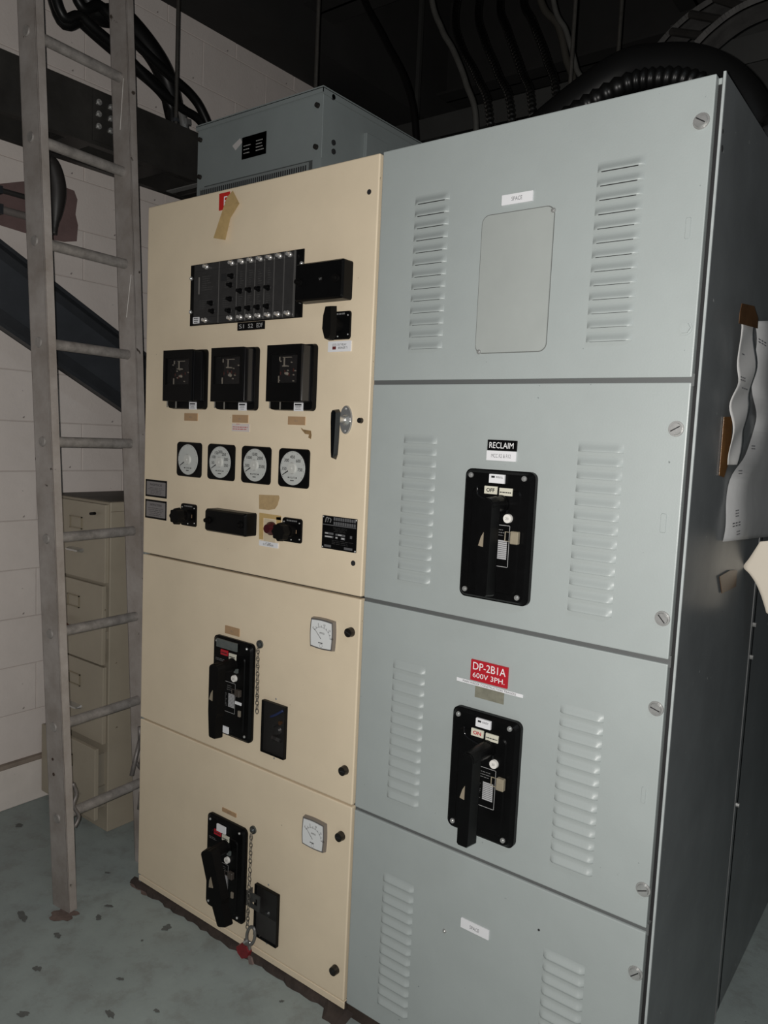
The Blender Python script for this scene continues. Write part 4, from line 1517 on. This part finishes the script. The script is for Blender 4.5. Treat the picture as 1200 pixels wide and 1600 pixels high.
# sloping vented lip along the foot
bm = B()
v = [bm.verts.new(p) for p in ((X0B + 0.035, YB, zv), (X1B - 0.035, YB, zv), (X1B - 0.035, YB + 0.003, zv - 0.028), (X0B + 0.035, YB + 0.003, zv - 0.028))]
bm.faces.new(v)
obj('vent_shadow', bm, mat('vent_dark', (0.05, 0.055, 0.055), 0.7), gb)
vent = B()
box(vent, X0B + 0.035, X1B - 0.035, YB - 0.02, YB - 0.017, ZT, zv - 0.012)
vp = obj('vent_screen', vent, mat('vent_grey', (0.16, 0.175, 0.175), 0.5), gb)
SL = mesh_from(box(B(), -0.0022, 0.0022, -0.0012, 0.0, -0.026, 0.026), GAP, 'vent_slot')
for i in range(52):
    inst('vent_slot', SL, (X0B + 0.045 + (X1B - X0B - 0.09) * i / 51, YB - 0.020, zv - 0.046), vp)
for p in ((497, 165), (494.5, 230), (314, 219), (313, 277)):
    q = on(*p, 'y', YB - 0.002)
    inst('bolt', BSCREW, (q.x, YB - 0.002, q.z), gb, scale=(0.75, 0.7, 0.75))
for p in ((520, 152), (520.5, 223), (520.5, 237)):
    q = on(*p, 'x', X1B)
    obj('bolt', cyl(B(), (X1B, q.y, q.z), (X1B + 0.004, q.y, q.z), 0.008, n=10), GAP, gb)
q0, q1 = on(568, 206, 'x', X1B), on(600, 245, 'x', X1B)
obj('side_tab', box(B(), X1B, X1B + 0.014, q0.y, q1.y, ZT, q0.z - 0.004, 0.001), GREYBOX, gb)
a, b = on(380, 212, 'y', YB), on(417, 242, 'y', YB)
nm = plate('rating_plate', a.x, b.x, b.z + 0.003, a.z - 0.008, 0.0, mat('dark_rating_plate', (0.02, 0.02, 0.02), 0.4), gb, base=0)
for v in nm.data.vertices:
    v.co.y = YB - 0.002 - (0.002 if v.index % 2 else 0.002)
bm = B()
lines(bm, a.x + 0.008, a.x + 0.045, b.z + 0.015, a.z - 0.03, 3, YB - 0.0046, (0.4, 1), fill=0.25)
lines(bm, a.x + 0.065, b.x - 0.008, b.z + 0.015, a.z - 0.025, 4, YB - 0.0046, (0.5, 1), fill=0.3)
obj('print', bm, mat('plate_print', (0.30, 0.30, 0.29), 0.5), nm)
pts = [on(*p, 'y', YB - 0.003) for p in ((363, 228), (375, 216), (379, 222), (368, 235))]
bm = B()
bm.faces.new([bm.verts.new(p) for p in pts])
obj('torn_sticker', bm, mat('torn_sticker_white', (0.45, 0.43, 0.42), 0.6), gb)

# ================================================================== LADDER
lA, lB = Vector((-0.068, -0.244, 0)), Vector((-0.092, 0.087, 0))
U = Vector((-0.044, -0.020, 1)).normalized()
Rg = (lB - lA).normalized()
Rg = (Rg - U * Rg.dot(U)).normalized()
Wd = U.cross(Rg).normalized()            # across a rail, towards the wall side
if Wd.x > 0: Wd = -Wd
ld = thing('ladder', 'weathered aluminium ladder leaning upright beside the cream cabinet', 'ladder', (-0.08, -0.08, 0))
LL = 3.75


def obox(bm, o, a0, a1, b0, b1, c0, c1, bev=0.0):
    """box in the ladder's frame: a along U, b along Rg, c along Wd"""
    vs = []
    for a in (a0, a1):
        for b in (b0, b1):
            for c in (c0, c1):
                vs.append(bm.verts.new(o + U * a + Rg * b + Wd * c))
    fs = [bm.faces.new([vs[i] for i in q]) for q in ((0, 1, 3, 2), (4, 6, 7, 5), (0, 4, 5, 1), (2, 3, 7, 6), (0, 2, 6, 4), (1, 5, 7, 3))]
    if bev:
        bmesh.ops.bevel(bm, geom=list({e for f in fs for e in f.edges}), offset=bev, segments=2, affect='EDGES')


HW = 0.044
for o, inner in ((lA, 1), (lB, 1)):
    bm = B()
    foot = -o.z / U.z
    obox(bm, o, 0.0, LL, 0.0, 0.004, -HW, HW, 0.0008)
    obox(bm, o, 0.0, LL, 0.0, 0.030, -HW, -HW + 0.0045, 0.0012)
    obox(bm, o, 0.0, LL, 0.0, 0.030, HW - 0.0045, HW, 0.0012)
    rl = obj('rail', bm, ALU, ld)
    for i in range(10):
        s = 0.31 + 0.3048 * i
        bm = B()
        c = o + U * s
        cyl(bm, c - Rg * 0.0045, c + Rg * 0.002, 0.0145, 0.0160, 20)
        obj('rung_end', bm, mat('swaged_aluminium', (0.36, 0.335, 0.315), 0.5, metal=0.3, var=0.3, scale=40), rl)
for i in range(11):
    s = 0.31 + 0.3048 * i
    bm = B()
    cyl(bm, lA + U * s, lB + U * s, 0.0165, n=20)
    obj('rung', bm, mat('worn_rung', (0.32, 0.295, 0.275), 0.6, metal=0.2, var=0.45, scale=28, bump=0.4, bscale=160), ld, smooth=False)
for (s0_, c0_, s1_, c1_) in ((2.74, -0.020, 2.58, 0.004), (2.10, -0.030, 1.96, 0.0)):
    obj('scratch', tube(B(), [lB + U * s0_ + Wd * c0_ - Rg * 0.0006, lB + U * s1_ + Wd * c1_ - Rg * 0.0006], 0.0011, 5),
        mat('fresh_scratch', (0.55, 0.53, 0.50), 0.4), ld)
# rung locks of the ladder at its foot
for o, sgn in ((lB, -1), (lA, 1)):
    bm = B()
    base = o + Rg * (0.02 * sgn if sgn < 0 else 0.036) - Wd * (HW * 0.2)
    if sgn < 0:
        P0 = o - Rg * 0.012 + U * 0.475 - Wd * 0.02
        tube(bm, [P0, P0 - U * 0.06 - Rg * 0.022, P0 - U * 0.115 - Rg * 0.040], 0.008, 8)
        tube(bm, [P0, P0 - U * 0.05 + Rg * 0.010, P0 - U * 0.10 - Rg * 0.004], 0.007, 8)
        tube(bm, [P0 - U * 0.065 - Rg * 0.024, P0 - U * 0.105 + Rg * 0.0], 0.006, 8)
        tube(bm, [P0 + U * 0.05, P0], 0.007, 8)
        obj('rung_lock', tube(B(), [P0 - U * 0.19, P0 - U * 0.25 - Rg * 0.010], 0.009, 8), mat('dirty_casting', (0.22, 0.20, 0.19), 0.5, metal=0.4, var=0.4, scale=40), ld, smooth=True)
    else:
        P0 = o + Rg * 0.040 + U * 0.42 - Wd * 0.03
        tube(bm, spline([P0, P0 - U * 0.04 + Rg * 0.012, P0 - U * 0.075, P0 - U * 0.12 + Rg * 0.018, P0 - U * 0.15], 4), 0.006, 8)
    obj('rung_lock', bm, mat('dirty_casting', (0.22, 0.20, 0.19), 0.5, metal=0.4, var=0.4, scale=40), ld, smooth=True)
for (o, s, c, r) in ((lA, 0.455, 0.010, 0.0055), (lA, 0.505, 0.012, 0.0045)):
    p = o + U * s + Wd * c
    obj('bolt_hole', cyl(B(), p - Rg * 0.0015, p + Rg * 0.001, r, n=12), mat('rust_hole', (0.05, 0.03, 0.022), 0.8), ld)

# ================================================================== FILING CABINET
fc = thing('filing_cabinet', 'beige four-drawer filing cabinet in the corner behind the ladder', 'filing cabinet', (-0.59, 0.45, 0))
FX0, FX1, FY0, FY1, FZ = -0.795, -0.388, 0.121, 0.80, 1.303
bm = B()
box(bm, FX0, FX1, FY0 + 0.012, FY1, 0.0, FZ - 0.004, 0.002)
obj('body', bm, FILE, fc)
obj('top', box(B(), FX0 - 0.001, FX1 + 0.001, FY0 + 0.006, FY1, FZ - 0.004, FZ, 0.001), FILETOP, fc)
obj('side_seam', box(B(), FX1, FX1 + 0.0008, FY0 + 0.012, FY1, 1.262, 1.2635), mat('file_seam', (0.14, 0.11, 0.08), 0.7), fc)
zs = [1.295, 0.985, 0.668, 0.352, 0.055]
outs = [0.0, 0.009, 0.003, 0.034]
HB = mesh_from(box(B(), -0.045, 0.045, 0, 0.001, -0.01, 0.01), CHROME, 'x')
for i in range(4):
    zt_, zb_ = zs[i] - 0.006, zs[i + 1] + 0.004
    o_ = outs[i]
    y0 = FY0 - o_
    bm = B()
    box(bm, FX0 + 0.008, FX1 - 0.010, y0 - 0.004, FY0 + 0.013 - o_ if o_ < 0.02 else y0 + 0.014, zb_, zt_, 0.003, 2)
    d_ = obj('drawer', bm, FILE, fc)
    if o_ > 0.005:
        bm = B()
        box(bm, FX1 - 0.026, FX1 - 0.022, y0 + 0.01, FY0 + 0.014, zb_ + 0.04, zt_ - 0.03)
        box(bm, FX1 - 0.020, FX1 - 0.012, y0 + 0.012, FY0 + 0.014, zb_ + 0.10, zb_ + 0.13)
        obj('drawer_side', bm, mat('drawer_metal', (0.30, 0.27, 0.22), 0.4, metal=0.3), d_)
    # label holder
    lx, lz = FX0 + 0.20, zt_ - 0.085
    bm = B()
    t = 0.004
    for (a, b, c, e) in ((-0.042, 0.042, 0.020, 0.024), (-0.042, 0.042, -0.024, -0.020), (-0.042, -0.038, -0.024, 0.024), (0.038, 0.042, -0.024, 0.024)):
        box(bm, lx + a, lx + b, y0 - 0.008, y0 - 0.003, lz + c, lz + e)
    obj('label_holder', bm, mat('holder_metal', (0.30, 0.26, 0.19), 0.35, metal=0.4), d_)
    # pull handle
    hx, hz = FX0 + 0.205, zt_ - 0.195
    bm = B()
    pts = [(-0.05, 0.004), (-0.045, 0.012), (0.045, 0.012), (0.05, 0.004), (0.04, -0.006), (-0.04, -0.006)]
    prism(bm, [(hx + a, hz + b) for a, b in pts], y0 - 0.003, y0 - 0.028, 0.006)
    obj('pull_handle', bm, CHROME, d_)
lk = obj('lock', tube(B(), [(FX1 - 0.085, FY0 - 0.004, 1.25), (FX1 - 0.085, FY0 - 0.018, 1.25), (FX1 - 0.055, FY0 - 0.02, 1.254)], 0.006, 8), BLACKM, fc)
obj('rust_strap', tube(B(), spline([(FX0 + 0.145, FY0 - 0.03, 0.815), (FX0 + 0.20, FY0 - 0.05, 0.806), (FX0 + 0.27, FY0 - 0.045, 0.788)], 5), 0.008, 8), RUST, fc, smooth=True)

# ================================================================== STAIR STRINGER
st = thing('stair_stringer', 'dark steel stair stringer slanting down along the block wall', 'stair stringer', (-0.74, 0.2, 1.9))
s0 = on(0, 375, 'x', -0.70)
s1 = on(222, 548, 'x', -0.70)
l0 = on(0, 510, 'x', -0.70)
slope = (s1.z - s0.z) / (s1.y - s0.y)
hgt = s0.z - l0.z - 0.0
dirv = Vector((0, 1, slope)).normalized()


def slanted(bm, x0, x1, w0, w1, ya, yb):
    """bar along the slope, w0..w1 measured down from its top edge"""
    vs = []
    for y in (ya, yb):
        zt_ = s0.z + slope * (y - s0.y)
        for x in (x0, x1):
            for w_ in (w0, w1):
                vs.append(bm.verts.new((x, y, zt_ - w_)))
    for q in ((0, 1, 3, 2), (4, 6, 7, 5), (0, 4, 5, 1), (2, 3, 7, 6), (0, 2, 6, 4), (1, 5, 7, 3)):
        bm.faces.new([vs[i] for i in q])


ya, yb = -1.1, 1.35
bm = B()
slanted(bm, -0.735, -0.725, 0.0, hgt, ya, yb)
obj('web', bm, DKSTEEL, st)
bm = B()
slanted(bm, -0.735, -0.69, 0.0, 0.016, ya, yb)
obj('flange', bm, DKSTEEL, st)
bm = B()
slanted(bm, -0.735, -0.69, hgt - 0.016, hgt, ya, yb)
obj('flange', bm, DKSTEEL, st)
bm = B()
slanted(bm, -0.7255, -0.7235, 0.055, hgt - 0.075, ya, yb)
obj('face_plate', bm, mat('slate_steel', (0.042, 0.047, 0.055), 0.5, var=0.25, scale=9), st)
for y in (-0.3, 0.38, 0.9):
    zc = s0.z + slope * (y - s0.y) - hgt + 0.10
    obj('wall_bracket', box(B(), XW + 0.0015, -0.733, y - 0.03, y + 0.03, zc - 0.03, zc + 0.03), DKSTEEL, st)

# ================================================================== CABLE TRAY along the wall
TX0, TX1, TZ0, TZ1 = -0.55, -0.30, 2.535, 2.716
ct_ = thing('cable_tray', 'dark steel ladder cable tray hung high along the block wall', 'cable tray', (-0.42, 0.4, TZ0))
for (xa, xb) in ((TX1 - 0.003, TX1), (TX0, TX0 + 0.003)):
    bm = B()
    box(bm, xa, xb, -1.2, 2.2, TZ0, TZ1, 0.0008)
    s_ = -1 if xa > -0.4 else 1
    for zz in (TZ0, TZ1 - 0.003):
        box(bm, xa, xa + s_ * 0.03, -1.2, 2.2, zz, zz + 0.003)
    obj('side_rail', bm, TRAYM, ct_)
for i in range(11):
    y = -1.0 + 0.305 * i
    obj('rung', box(B(), TX0 + 0.002, TX1 - 0.002, y, y + 0.09, TZ0 + 0.004, TZ0 + 0.022, 0.003), TRAYM, ct_)
a, b = on(145, 155, 'x', TX1), on(178, 235, 'x', TX1)
sp = obj('splice_plate', box(B(), TX1, TX1 + 0.004, a.y, b.y + 0.06, TZ0 + 0.012, TZ1 - 0.006, 0.001), TRAYM, ct_)
BN = mesh_from(cyl(cyl(B(), (0, 0, 0), (0.004, 0, 0), 0.010, n=14), (0.004, 0, 0), (0.012, 0, 0), 0.006, 0.004, 8), CHROME, 'bolt')
for dy in (0.016, 0.062):
    for dz in (0.052, 0.092, 0.130):
        inst('bolt', BN, (TX1 + 0.004, a.y + dy + 0.004, TZ0 + dz + 0.01), sp)
p = on(300, 303, 'z', TZ0)
obj('end_bracket', box(B(), TX1 - 0.20, TX1 - 0.005, 0.44, 0.47, TZ0 - 0.004, TZ0 - 0.001), STEEL, ct_)

# bent black guard, pipes on the wall
pts = [on(*q, 'x', -0.70) for q in ((66, 244), (80, 256), (88, 290), (88, 322), (86, 348), (84, 366))]
bm = B()
tube(bm, spline(pts, 6), 0.02, 10, rf=lambda i: (0.014 + 0.022 * math.sin(min(1, i / 24) * math.pi) if i < 26 else 0.012))
tag(obj('cable_boot', bm, mat('dull_rubber', (0.03, 0.027, 0.025), 0.5, var=0.3, scale=20), smooth=True), 'dark rubber cable boot drooping below the cable tray', 'cable')
for (py, r) in ((301, 0.010), (331, 0.014)):
    q = on(15, py, 'x', -0.80)
    bm = cyl(B(), (-0.80, -1.2, q.z), (-0.80, q.y + 0.07, q.z), r, n=14)
    if r < 0.012:
        cyl(bm, (-0.80, q.y + 0.068, q.z), (-0.80, q.y + 0.075, q.z), r * 1.5, n=14)
    pm = mat('dark_conduit', (0.03, 0.028, 0.027), 0.45) if r < 0.012 else mat('pale_conduit', (0.17, 0.15, 0.14), 0.45, var=0.2, scale=20)
    tag(obj('conduit', bm, pm, smooth=False),
        'thin dark conduit running along the block wall' if r < 0.012 else 'thicker pale conduit running below the dark one on the wall', 'conduit')
    o = bpy.data.objects['conduit'] if r < 0.012 else bpy.data.objects.get('conduit.001')
    obj('wall_clip', box(B(), XW - 0.002, -0.80 + r, q.y - 0.05, q.y - 0.03, q.z - r - 0.004, q.z + r + 0.004), DKSTEEL, o)

# ================================================================== CABLES, RODS, DUCTS OVERHEAD
def cable(name, pts, r, m, label, rib=False, n=10, grp=None):
    if name in ('power_cable', 'grey_cable', 'armoured_cable'):
        a_ = pts[0]
        d_ = (a_ - pts[1]).normalized()
        pts = [Vector((a_.x + d_.x * 0.25, a_.y + d_.y * 0.25, 4.2)), Vector((a_.x + d_.x * 0.22, a_.y + d_.y * 0.22, 4.0))] + list(pts)
    P = spline(pts, 10)
    bm = B()
    if rib:
        # armoured sheath: the radius steps along the run
        Q = []
        L_ = 0
        for a, b in zip(P, P[1:]):
            k = max(2, int((b - a).length / 0.006))
            for j in range(k):
                Q.append(a.lerp(b, j / k))
        tube(bm, Q, r, n, rf=lambda i: r * (1.0 + 0.16 * math.cos(i * math.pi * 0.5)))
    else:
        tube(bm, P, r, n)
    return tag(obj(name, bm, m, smooth=True), label, 'cable', grp)


def path(pxs, ax, v):
    if not isinstance(v, (list, tuple)): v = [v] * len(pxs)
    return [on(*q, ax, vv) for q, vv in zip(pxs, v)]


cable('power_cable', path([(80, -20), (130, 35), (190, 88), (245, 135), (266, 165), (272, 200)], 'x', -0.385) + [Vector((-0.385, 0.47, 2.60))], 0.022, CABLE,
      'thick black cable dropping steeply into the cable tray by the wall')
cable('power_cable', path([(125, -30), (195, 30), (240, 85), (262, 130), (276, 190)], 'x', -0.485) + [Vector((-0.485, 0.56, 2.62))], 0.040, CABLE,
      'thickest black cable sweeping down into the cable tray')
cable('power_cable', path([(80, -30), (130, 28), (195, 85), (245, 138), (285, 170), (315, 192)], 'x', -0.34) + [Vector((-0.34, 0.62, 2.66)), Vector((-0.34, 1.0, 2.60))], 0.016, CABLE,
      'slim black cable lying lowest over the tray end')
cable('power_cable', path([(110, -35), (160, 12), (215, 70), (262, 115), (300, 150), (321, 185)], 'x', -0.425) + [Vector((-0.425, 0.70, 2.66)), Vector((-0.425, 1.1, 2.60))], 0.018, CABLE,
      'black cable arching over the tray towards the grey box')
p = on(291, 183, 'x', -0.385)
tag(obj('cable_connector', cyl(cyl(B(), p + Vector((0, 0.0, -0.07)), p + Vector((-0.01, -0.02, 0.04)), 0.015, n=14), p + Vector((0, 0, -0.03)), p + Vector((0, -0.003, -0.01)), 0.020, n=6), CHROME),
    'shiny metal cable connector standing in the tray', 'connector')

def rod(pb, label, r=0.006):
    bm = B()
    cyl(bm, pb, (pb[0], pb[1], 4.2), r, n=10)
    o = tag(obj('threaded_rod', bm, mat('dull_rod', (0.07, 0.065, 0.058), 0.45, metal=0.4, var=0.3, scale=60)), label, 'rod')
    nut = obj('nut', cyl(B(), (pb[0], pb[1], pb[2] + 0.03), (pb[0], pb[1], pb[2] + 0.042), 0.012, n=6), DKSTEEL, o)
    return o


q = on(275, 192, 'x', TX1 - 0.012)
rod((TX1 - 0.012, q.y, TZ1 - 0.02), 'hanger rod rising from the cable tray on the wall side', 0.007)
q = on(493, 142, 'y', 0.60)
rod((q.x, 0.60, ZBX - 0.01), 'hanger rod rising behind the front of the grey box', 0.007)
q = on(889, 160, 'y', 1.0)
rod((q.x, 1.0, ZT + 0.25), 'hanger rod leaning past the armoured cables', 0.007)
q = on(964, 110, 'y', 1.4)
rod((q.x, 1.4, ZT + 0.45), 'hanger rod beside the dark duct', 0.008)

# armoured cables drooping onto the cabinet tops
for i, (a, b, c, e) in enumerate((((712, 20), (722, 75), (745, 120), (766, 196)), ((748, 10), (757, 62), (778, 115), (800, 190)),
                                  ((782, 0), (793, 48), (815, 112), (832, 180)), ((818, -10), (833, 36), (855, 95), (870, 170)))):
    P = path([a, b, c, e], 'y', [1.9, 1.78, 1.66, 1.5])
    P = [P[0] + Vector((-0.05, 0.2, 0.45))] + P + [Vector((P[-1].x + 0.05, 1.42, ZT - 0.006))]
    cable('armoured_cable', P, 0.017, ARMOUR, ('dark ribbed armoured cable hanging next to the pale grey cable', 'second ribbed armoured cable counting from the pale grey cable',
                                          'third ribbed armoured cable counting from the pale grey cable', 'dark ribbed armoured cable hanging next to the brownish cable')[i], True, 8, 'armoured cables behind the cabinets')
cable('grey_cable', path([(672, -20), (690, 45), (708, 78), (728, 130), (744, 205)], 'y', 1.2) + [Vector((0.45, 1.2, ZT - 0.008))], 0.012, CABGREY,
      'pale grey cable curving down behind the cream cabinet')
cable('grey_cable', path([(560, -30), (600, 60), (635, 130), (650, 215)], 'y', 1.1) + [Vector((0.28, 1.1, ZT - 0.008))], 0.014, BLACKM,
      'dull black cable hanging behind the grey box')
cable('grey_cable', path([(840, -20), (872, 40), (884, 90), (896, 150)], 'y', 1.3) + [Vector((0.80, 1.3, 2.5)), Vector((0.81, 1.3, ZT - 0.008))], 0.014, mat('brown_cable', (0.035, 0.032, 0.026), 0.5),
      'brownish cable hanging next to the armoured cables')
cable('grey_cable', path([(862, -20), (885, 50), (900, 105), (909, 150)], 'y', 1.25) + [Vector((0.84, 1.25, 2.5)), Vector((0.85, 1.25, ZT - 0.008))], 0.010, CABGREY,
      'slim grey cable hanging next to the leaning hanger rod')

# thick black loop of cable over the grey cabinet
for k, (dy, dr, r, lb) in enumerate(((0.50, 0.0, 0.055, 'thickest black cable looping over the grey cabinet top'),
                                     (0.415, 0.10, 0.022, 'ribbed black hose looping over the front of the grey cabinet top'),
                                     (0.60, -0.04, 0.040, 'black cable looping over the rear of the grey cabinet top'))):
    y_ = dy
    pts = path([(885, 172 + 14), (955, 125), (1030, 105), (1100, 112), (1150, 150), (1180, 205)], 'y', y_)
    pts = [Vector((pts[0].x - 0.16, y_, ZT)), Vector((pts[0].x - 0.16, y_, ZT + 0.05)), Vector((pts[0].x - 0.13, y_, ZT + 0.14))] + pts[1:] + [Vector((pts[-1].x + 0.02, y_, ZT + 0.05)), Vector((pts[-1].x + 0.02, y_, ZT))]
    c = Vector((sum(p.x for p in pts) / len(pts), y_, ZT))
    pts = [c + (p - c) * (1 - dr) for p in pts]
    cable('looped_cable', pts, r, CABLE if k != 1 else mat('ribbed_hose', (0.004, 0.004, 0.004), 0.4, spec=0.3), lb, k == 1, 12)

# curved tray bend high at the right
tb = thing('tray_bend', 'curved galvanised cable tray bend rising to the ceiling', 'cable tray', (1.6, 1.0, 3.0))
for k, (pxs, y_) in enumerate((([(1030, 78), (1050, 55), (1080, 28), (1118, 3), (1170, -28)], 0.95), ([(1092, 72), (1112, 52), (1142, 28), (1175, 10), (1230, -10)], 0.75))):
    P = spline(path(pxs, 'y', y_), 6)
    bm = B()
    for a, b in zip(P, P[1:]):
        d = (b - a)
        nrm = Vector((0, 1, 0)).cross(d).normalized()
        for (w0, w1, t0, t1) in ((0, 0.022, 0, 0.004), (0, 0.004, 0, 0.09)):
            vs = []
            for p in (a, b):
                for (o1, o2) in ((w0, t0), (w1, t0), (w1, t1), (w0, t1)):
                    vs.append(bm.verts.new(p + nrm * (-o1) + Vector((0, o2, 0))))
            for q in ((0, 1, 5, 4), (1, 2, 6, 5), (2, 3, 7, 6), (3, 0, 4, 7)):
                bm.faces.new([vs[i] for i in q])
    obj('side_rail', bm, mat('galvanised_dim', (0.13, 0.125, 0.12), 0.45, metal=0.6, var=0.4, scale=20), tb)
a = path([(1050, 55), (1080, 28), (1118, 3)], 'y', 0.95)
b = path([(1112, 52), (1142, 28), (1175, 10)], 'y', 0.75)
for p_, q_ in zip(a, b):
    obj('rung', cyl(B(), p_ + Vector((0, 0, 0.01)), q_ + Vector((0, 0.05, 0.01)), 0.012, n=10), TRAYM, tb)

# ventilation duct and overhead tray in the dark
dk = thing('air_duct', 'dark rectangular air duct crossing under the dark ceiling', 'duct', (2.0, 2.4, 3.1))
obj('duct_shell', box(B(), 0.9, 5.0, 2.1, 2.7, 3.12, 3.5, 0.004), DUCTM, dk)
for x in (1.4, 2.6, 3.8):
    obj('flange', box(B(), x, x + 0.03, 2.07, 2.73, 3.09, 3.53), DUCTM, dk)
ot = thing('overhead_tray', 'dark ladder cable tray crossing behind the cabinets under the ceiling', 'cable tray', (0.6, 2.0, 3.0))
for y_ in (1.62, 2.05):
    obj('side_rail', box(B(), -0.5, 3.0, y_, y_ + 0.004, 3.03, 3.13), DUCTM, ot)
for i in range(11):
    x = -0.4 + 0.305 * i
    obj('rung', box(B(), x, x + 0.06, 1.624, 2.05, 3.035, 3.055), DUCTM, ot)
for x in (-0.3, 2.6):
    obj('hanger', box(B(), x, x + 0.02, 1.82, 1.84, 3.055, 4.2), DUCTM, ot)

# pale carton on top of the rear cubicle
q = on(1188.5, 183, 'y', 0.85)
ca = thing('carton', 'small white carton lying on top of the rear cubicle under the cable loop', 'box', (q.x + 0.04, 0.93, ZT - 0.01))
obj('carton_body', box(B(), q.x, q.x + 0.10, 0.85, 1.02, ZT - 0.01, q.z, 0.002), WHITE, ca)
obj('flap', box(B(), q.x + 0.002, q.x + 0.098, 0.852, 0.93, q.z, q.z + 0.002), WHITE, ca)

# ================================================================== PAPERS ON THE SIDE
def sheet(name, rows, x0, m, label, bulge, tape=(), prints=(), xf=None, thick=0.0006):
    """rows: list of (left px, right px) pairs down the sheet, lying near the plane x = x0"""
    bm = B()
    g = []
    cols = 8
    la = spline([(*l, 0) for l, r in rows], 4)
    ra_ = spline([(*r, 0) for l, r in rows], 4)
    rows = [((a.x, a.y), (b.x, b.y)) for a, b in zip(la, ra_)]
    for j, (l, r) in enumerate(rows):
        a, b = on(*l, 'x', x0), on(*r, 'x', x0)
        row = []
        for i in range(cols + 1):
            t = i / cols
            p = a.lerp(b, t)
            p.x = x0 + (xf(t, j / (len(rows) - 1)) if xf else bulge * (0.5 + 0.5 * math.sin(0.55 * j + 3.1 * t)))
            row.append(bm.verts.new(p))
        g.append(row)
    for j in range(len(g) - 1):
        for i in range(cols):
            bm.faces.new((g[j][i], g[j][i + 1], g[j + 1][i + 1], g[j + 1][i]))
    o = tag(obj(name, bm, m, smooth=True), label, 'paper')
    s = o.modifiers.new('thickness', 'SOLIDIFY')
    s.thickness = thick
    return o


def zp(X, Y):
    return 1090 + X / 3.2, 460 + Y / 3.2


XP = XS + 0.0035
main = sheet('paper_sheet', [(zp(280, 135), zp(700, 120)), (zp(284, 250), zp(700, 250)), (zp(276, 380), zp(700, 380)), (zp(266, 500), zp(700, 500)), (zp(285, 610), zp(700, 610)),
                             (zp(278, 690), zp(690, 690)), (zp(230, 800), zp(680, 800)), (zp(165, 900), zp(670, 900)), (zp(145, 1020), zp(660, 1010)), (zp(130, 1130), zp(655, 1110)),
                             (zp(120, 1236), zp(650, 1180))], XP, PAPERG, 'grey printed drawing sheet with a torn edge taped to the cabinet side', 0.006)
strip = sheet('paper_sheet', [(zp(203, 80), zp(280, 130)), (zp(200, 200), zp(282, 230)), (zp(199, 330), zp(280, 340)), (zp(192, 420), zp(272, 430)), (zp(168, 490), zp(258, 520)),
                              (zp(160, 560), zp(240, 570)), (zp(160, 640), zp(234, 650)), (zp(156, 740), zp(222, 730)), (zp(150, 852), zp(180, 850))], XP + 0.010, PAPER,
              'narrow white strip of torn paper hanging from brown tape', 0.008)
curl_rows = [(zp(312, 1236), zp(400, 1228)), (zp(285, 1278), zp(430, 1290)), (zp(256, 1322), zp(450, 1350)), (zp(229, 1362), zp(462, 1420)), (zp(258, 1396), zp(470, 1480)),
             (zp(288, 1440), zp(476, 1540)), (zp(313, 1495), zp(480, 1590)), (zp(333, 1555), zp(484, 1640)), (zp(343, 1592), zp(488, 1680))]
bm = B()
la = spline([(*l, 0) for l, r in curl_rows], 4)
lb = spline([(*r, 0) for l, r in curl_rows], 4)
g = []
for j, (l, r) in enumerate(zip(la, lb)):
    row = []
    for i in range(9):
        t = i / 8
        p = on(l.x + (r.x - l.x) * t, l.y + (r.y - l.y) * t, 'y', 0.505)
        row.append(bm.verts.new(p + Vector((0, 0.018 * t * t * (1 - 0.5 * j / len(la)), 0))))
    g.append(row)
for j in range(len(g) - 1):
    for i in range(8):
        bm.faces.new((g[j][i], g[j][i + 1], g[j + 1][i + 1], g[j + 1][i]))
curl = tag(obj('paper_sheet', bm, PAPERC, smooth=True), 'cream page corner curling outward below the grey sheet', 'paper')
md = curl.modifiers.new('thickness', 'SOLIDIFY')
md.thickness = 0.0006


def side_patch(pts, x0, m, parent, name, d=0.0012):
    bm = B()
    P = [on(*zp(*p), 'x', x0) for p in pts]
    a = [bm.verts.new(p) for p in P]
    b = [bm.verts.new(p + Vector((d, 0, 0))) for p in P]
    bm.faces.new(b)
    bm.faces.new(a[::-1])
    for i in range(len(a)):
        j = (i + 1) % len(a)
        bm.faces.new((a[i], a[j], b[j], b[i]))
    return obj(name, bm, m, parent)


side_patch([(220, 45), (280, 58), (300, 120), (297, 170), (205, 145), (210, 90)], XP + 0.019, TAPE, strip, 'tape')
side_patch([(130, 612), (172, 612), (168, 700), (150, 850), (130, 915), (106, 905), (118, 760)], XS + 0.0012, mat('brown_tape_bright', (0.19, 0.09, 0.028), 0.35, var=0.3, scale=25), strip, 'tape')
side_patch([(108, 1410), (160, 1380), (195, 1378), (190, 1460), (120, 1495)], XS + 0.003, TAPE, main, 'tape')
bm = B()
for (X, Y, l, n_) in ((305, 225, 50, 2), (222, 300, 12, 1), (215, 415, 26, 2), (222, 470, 30, 1), (205, 885, 20, 2), (190, 1085, 18, 3), (175, 1150, 45, 2), (195, 1190, 20, 2), (270, 760, 22, 2)):
    for j in range(n_):
        a = on(*zp(X, Y + 14 * j), 'x', XP + 0.0195 if X < 300 and Y < 500 else XP + 0.0085)
        for k in range(3):
            q = a + Vector((0, k * l * 0.0006, 0))
            v = [bm.verts.new(q + Vector((0, dy, dz))) for dy, dz in ((0, 0), (l * 0.00042, 0), (l * 0.00042, 0.0028), (0, 0.0028))]
            bm.faces.new(v)
obj('print', bm, INKG, main)

print('objects', len(bpy.data.objects))
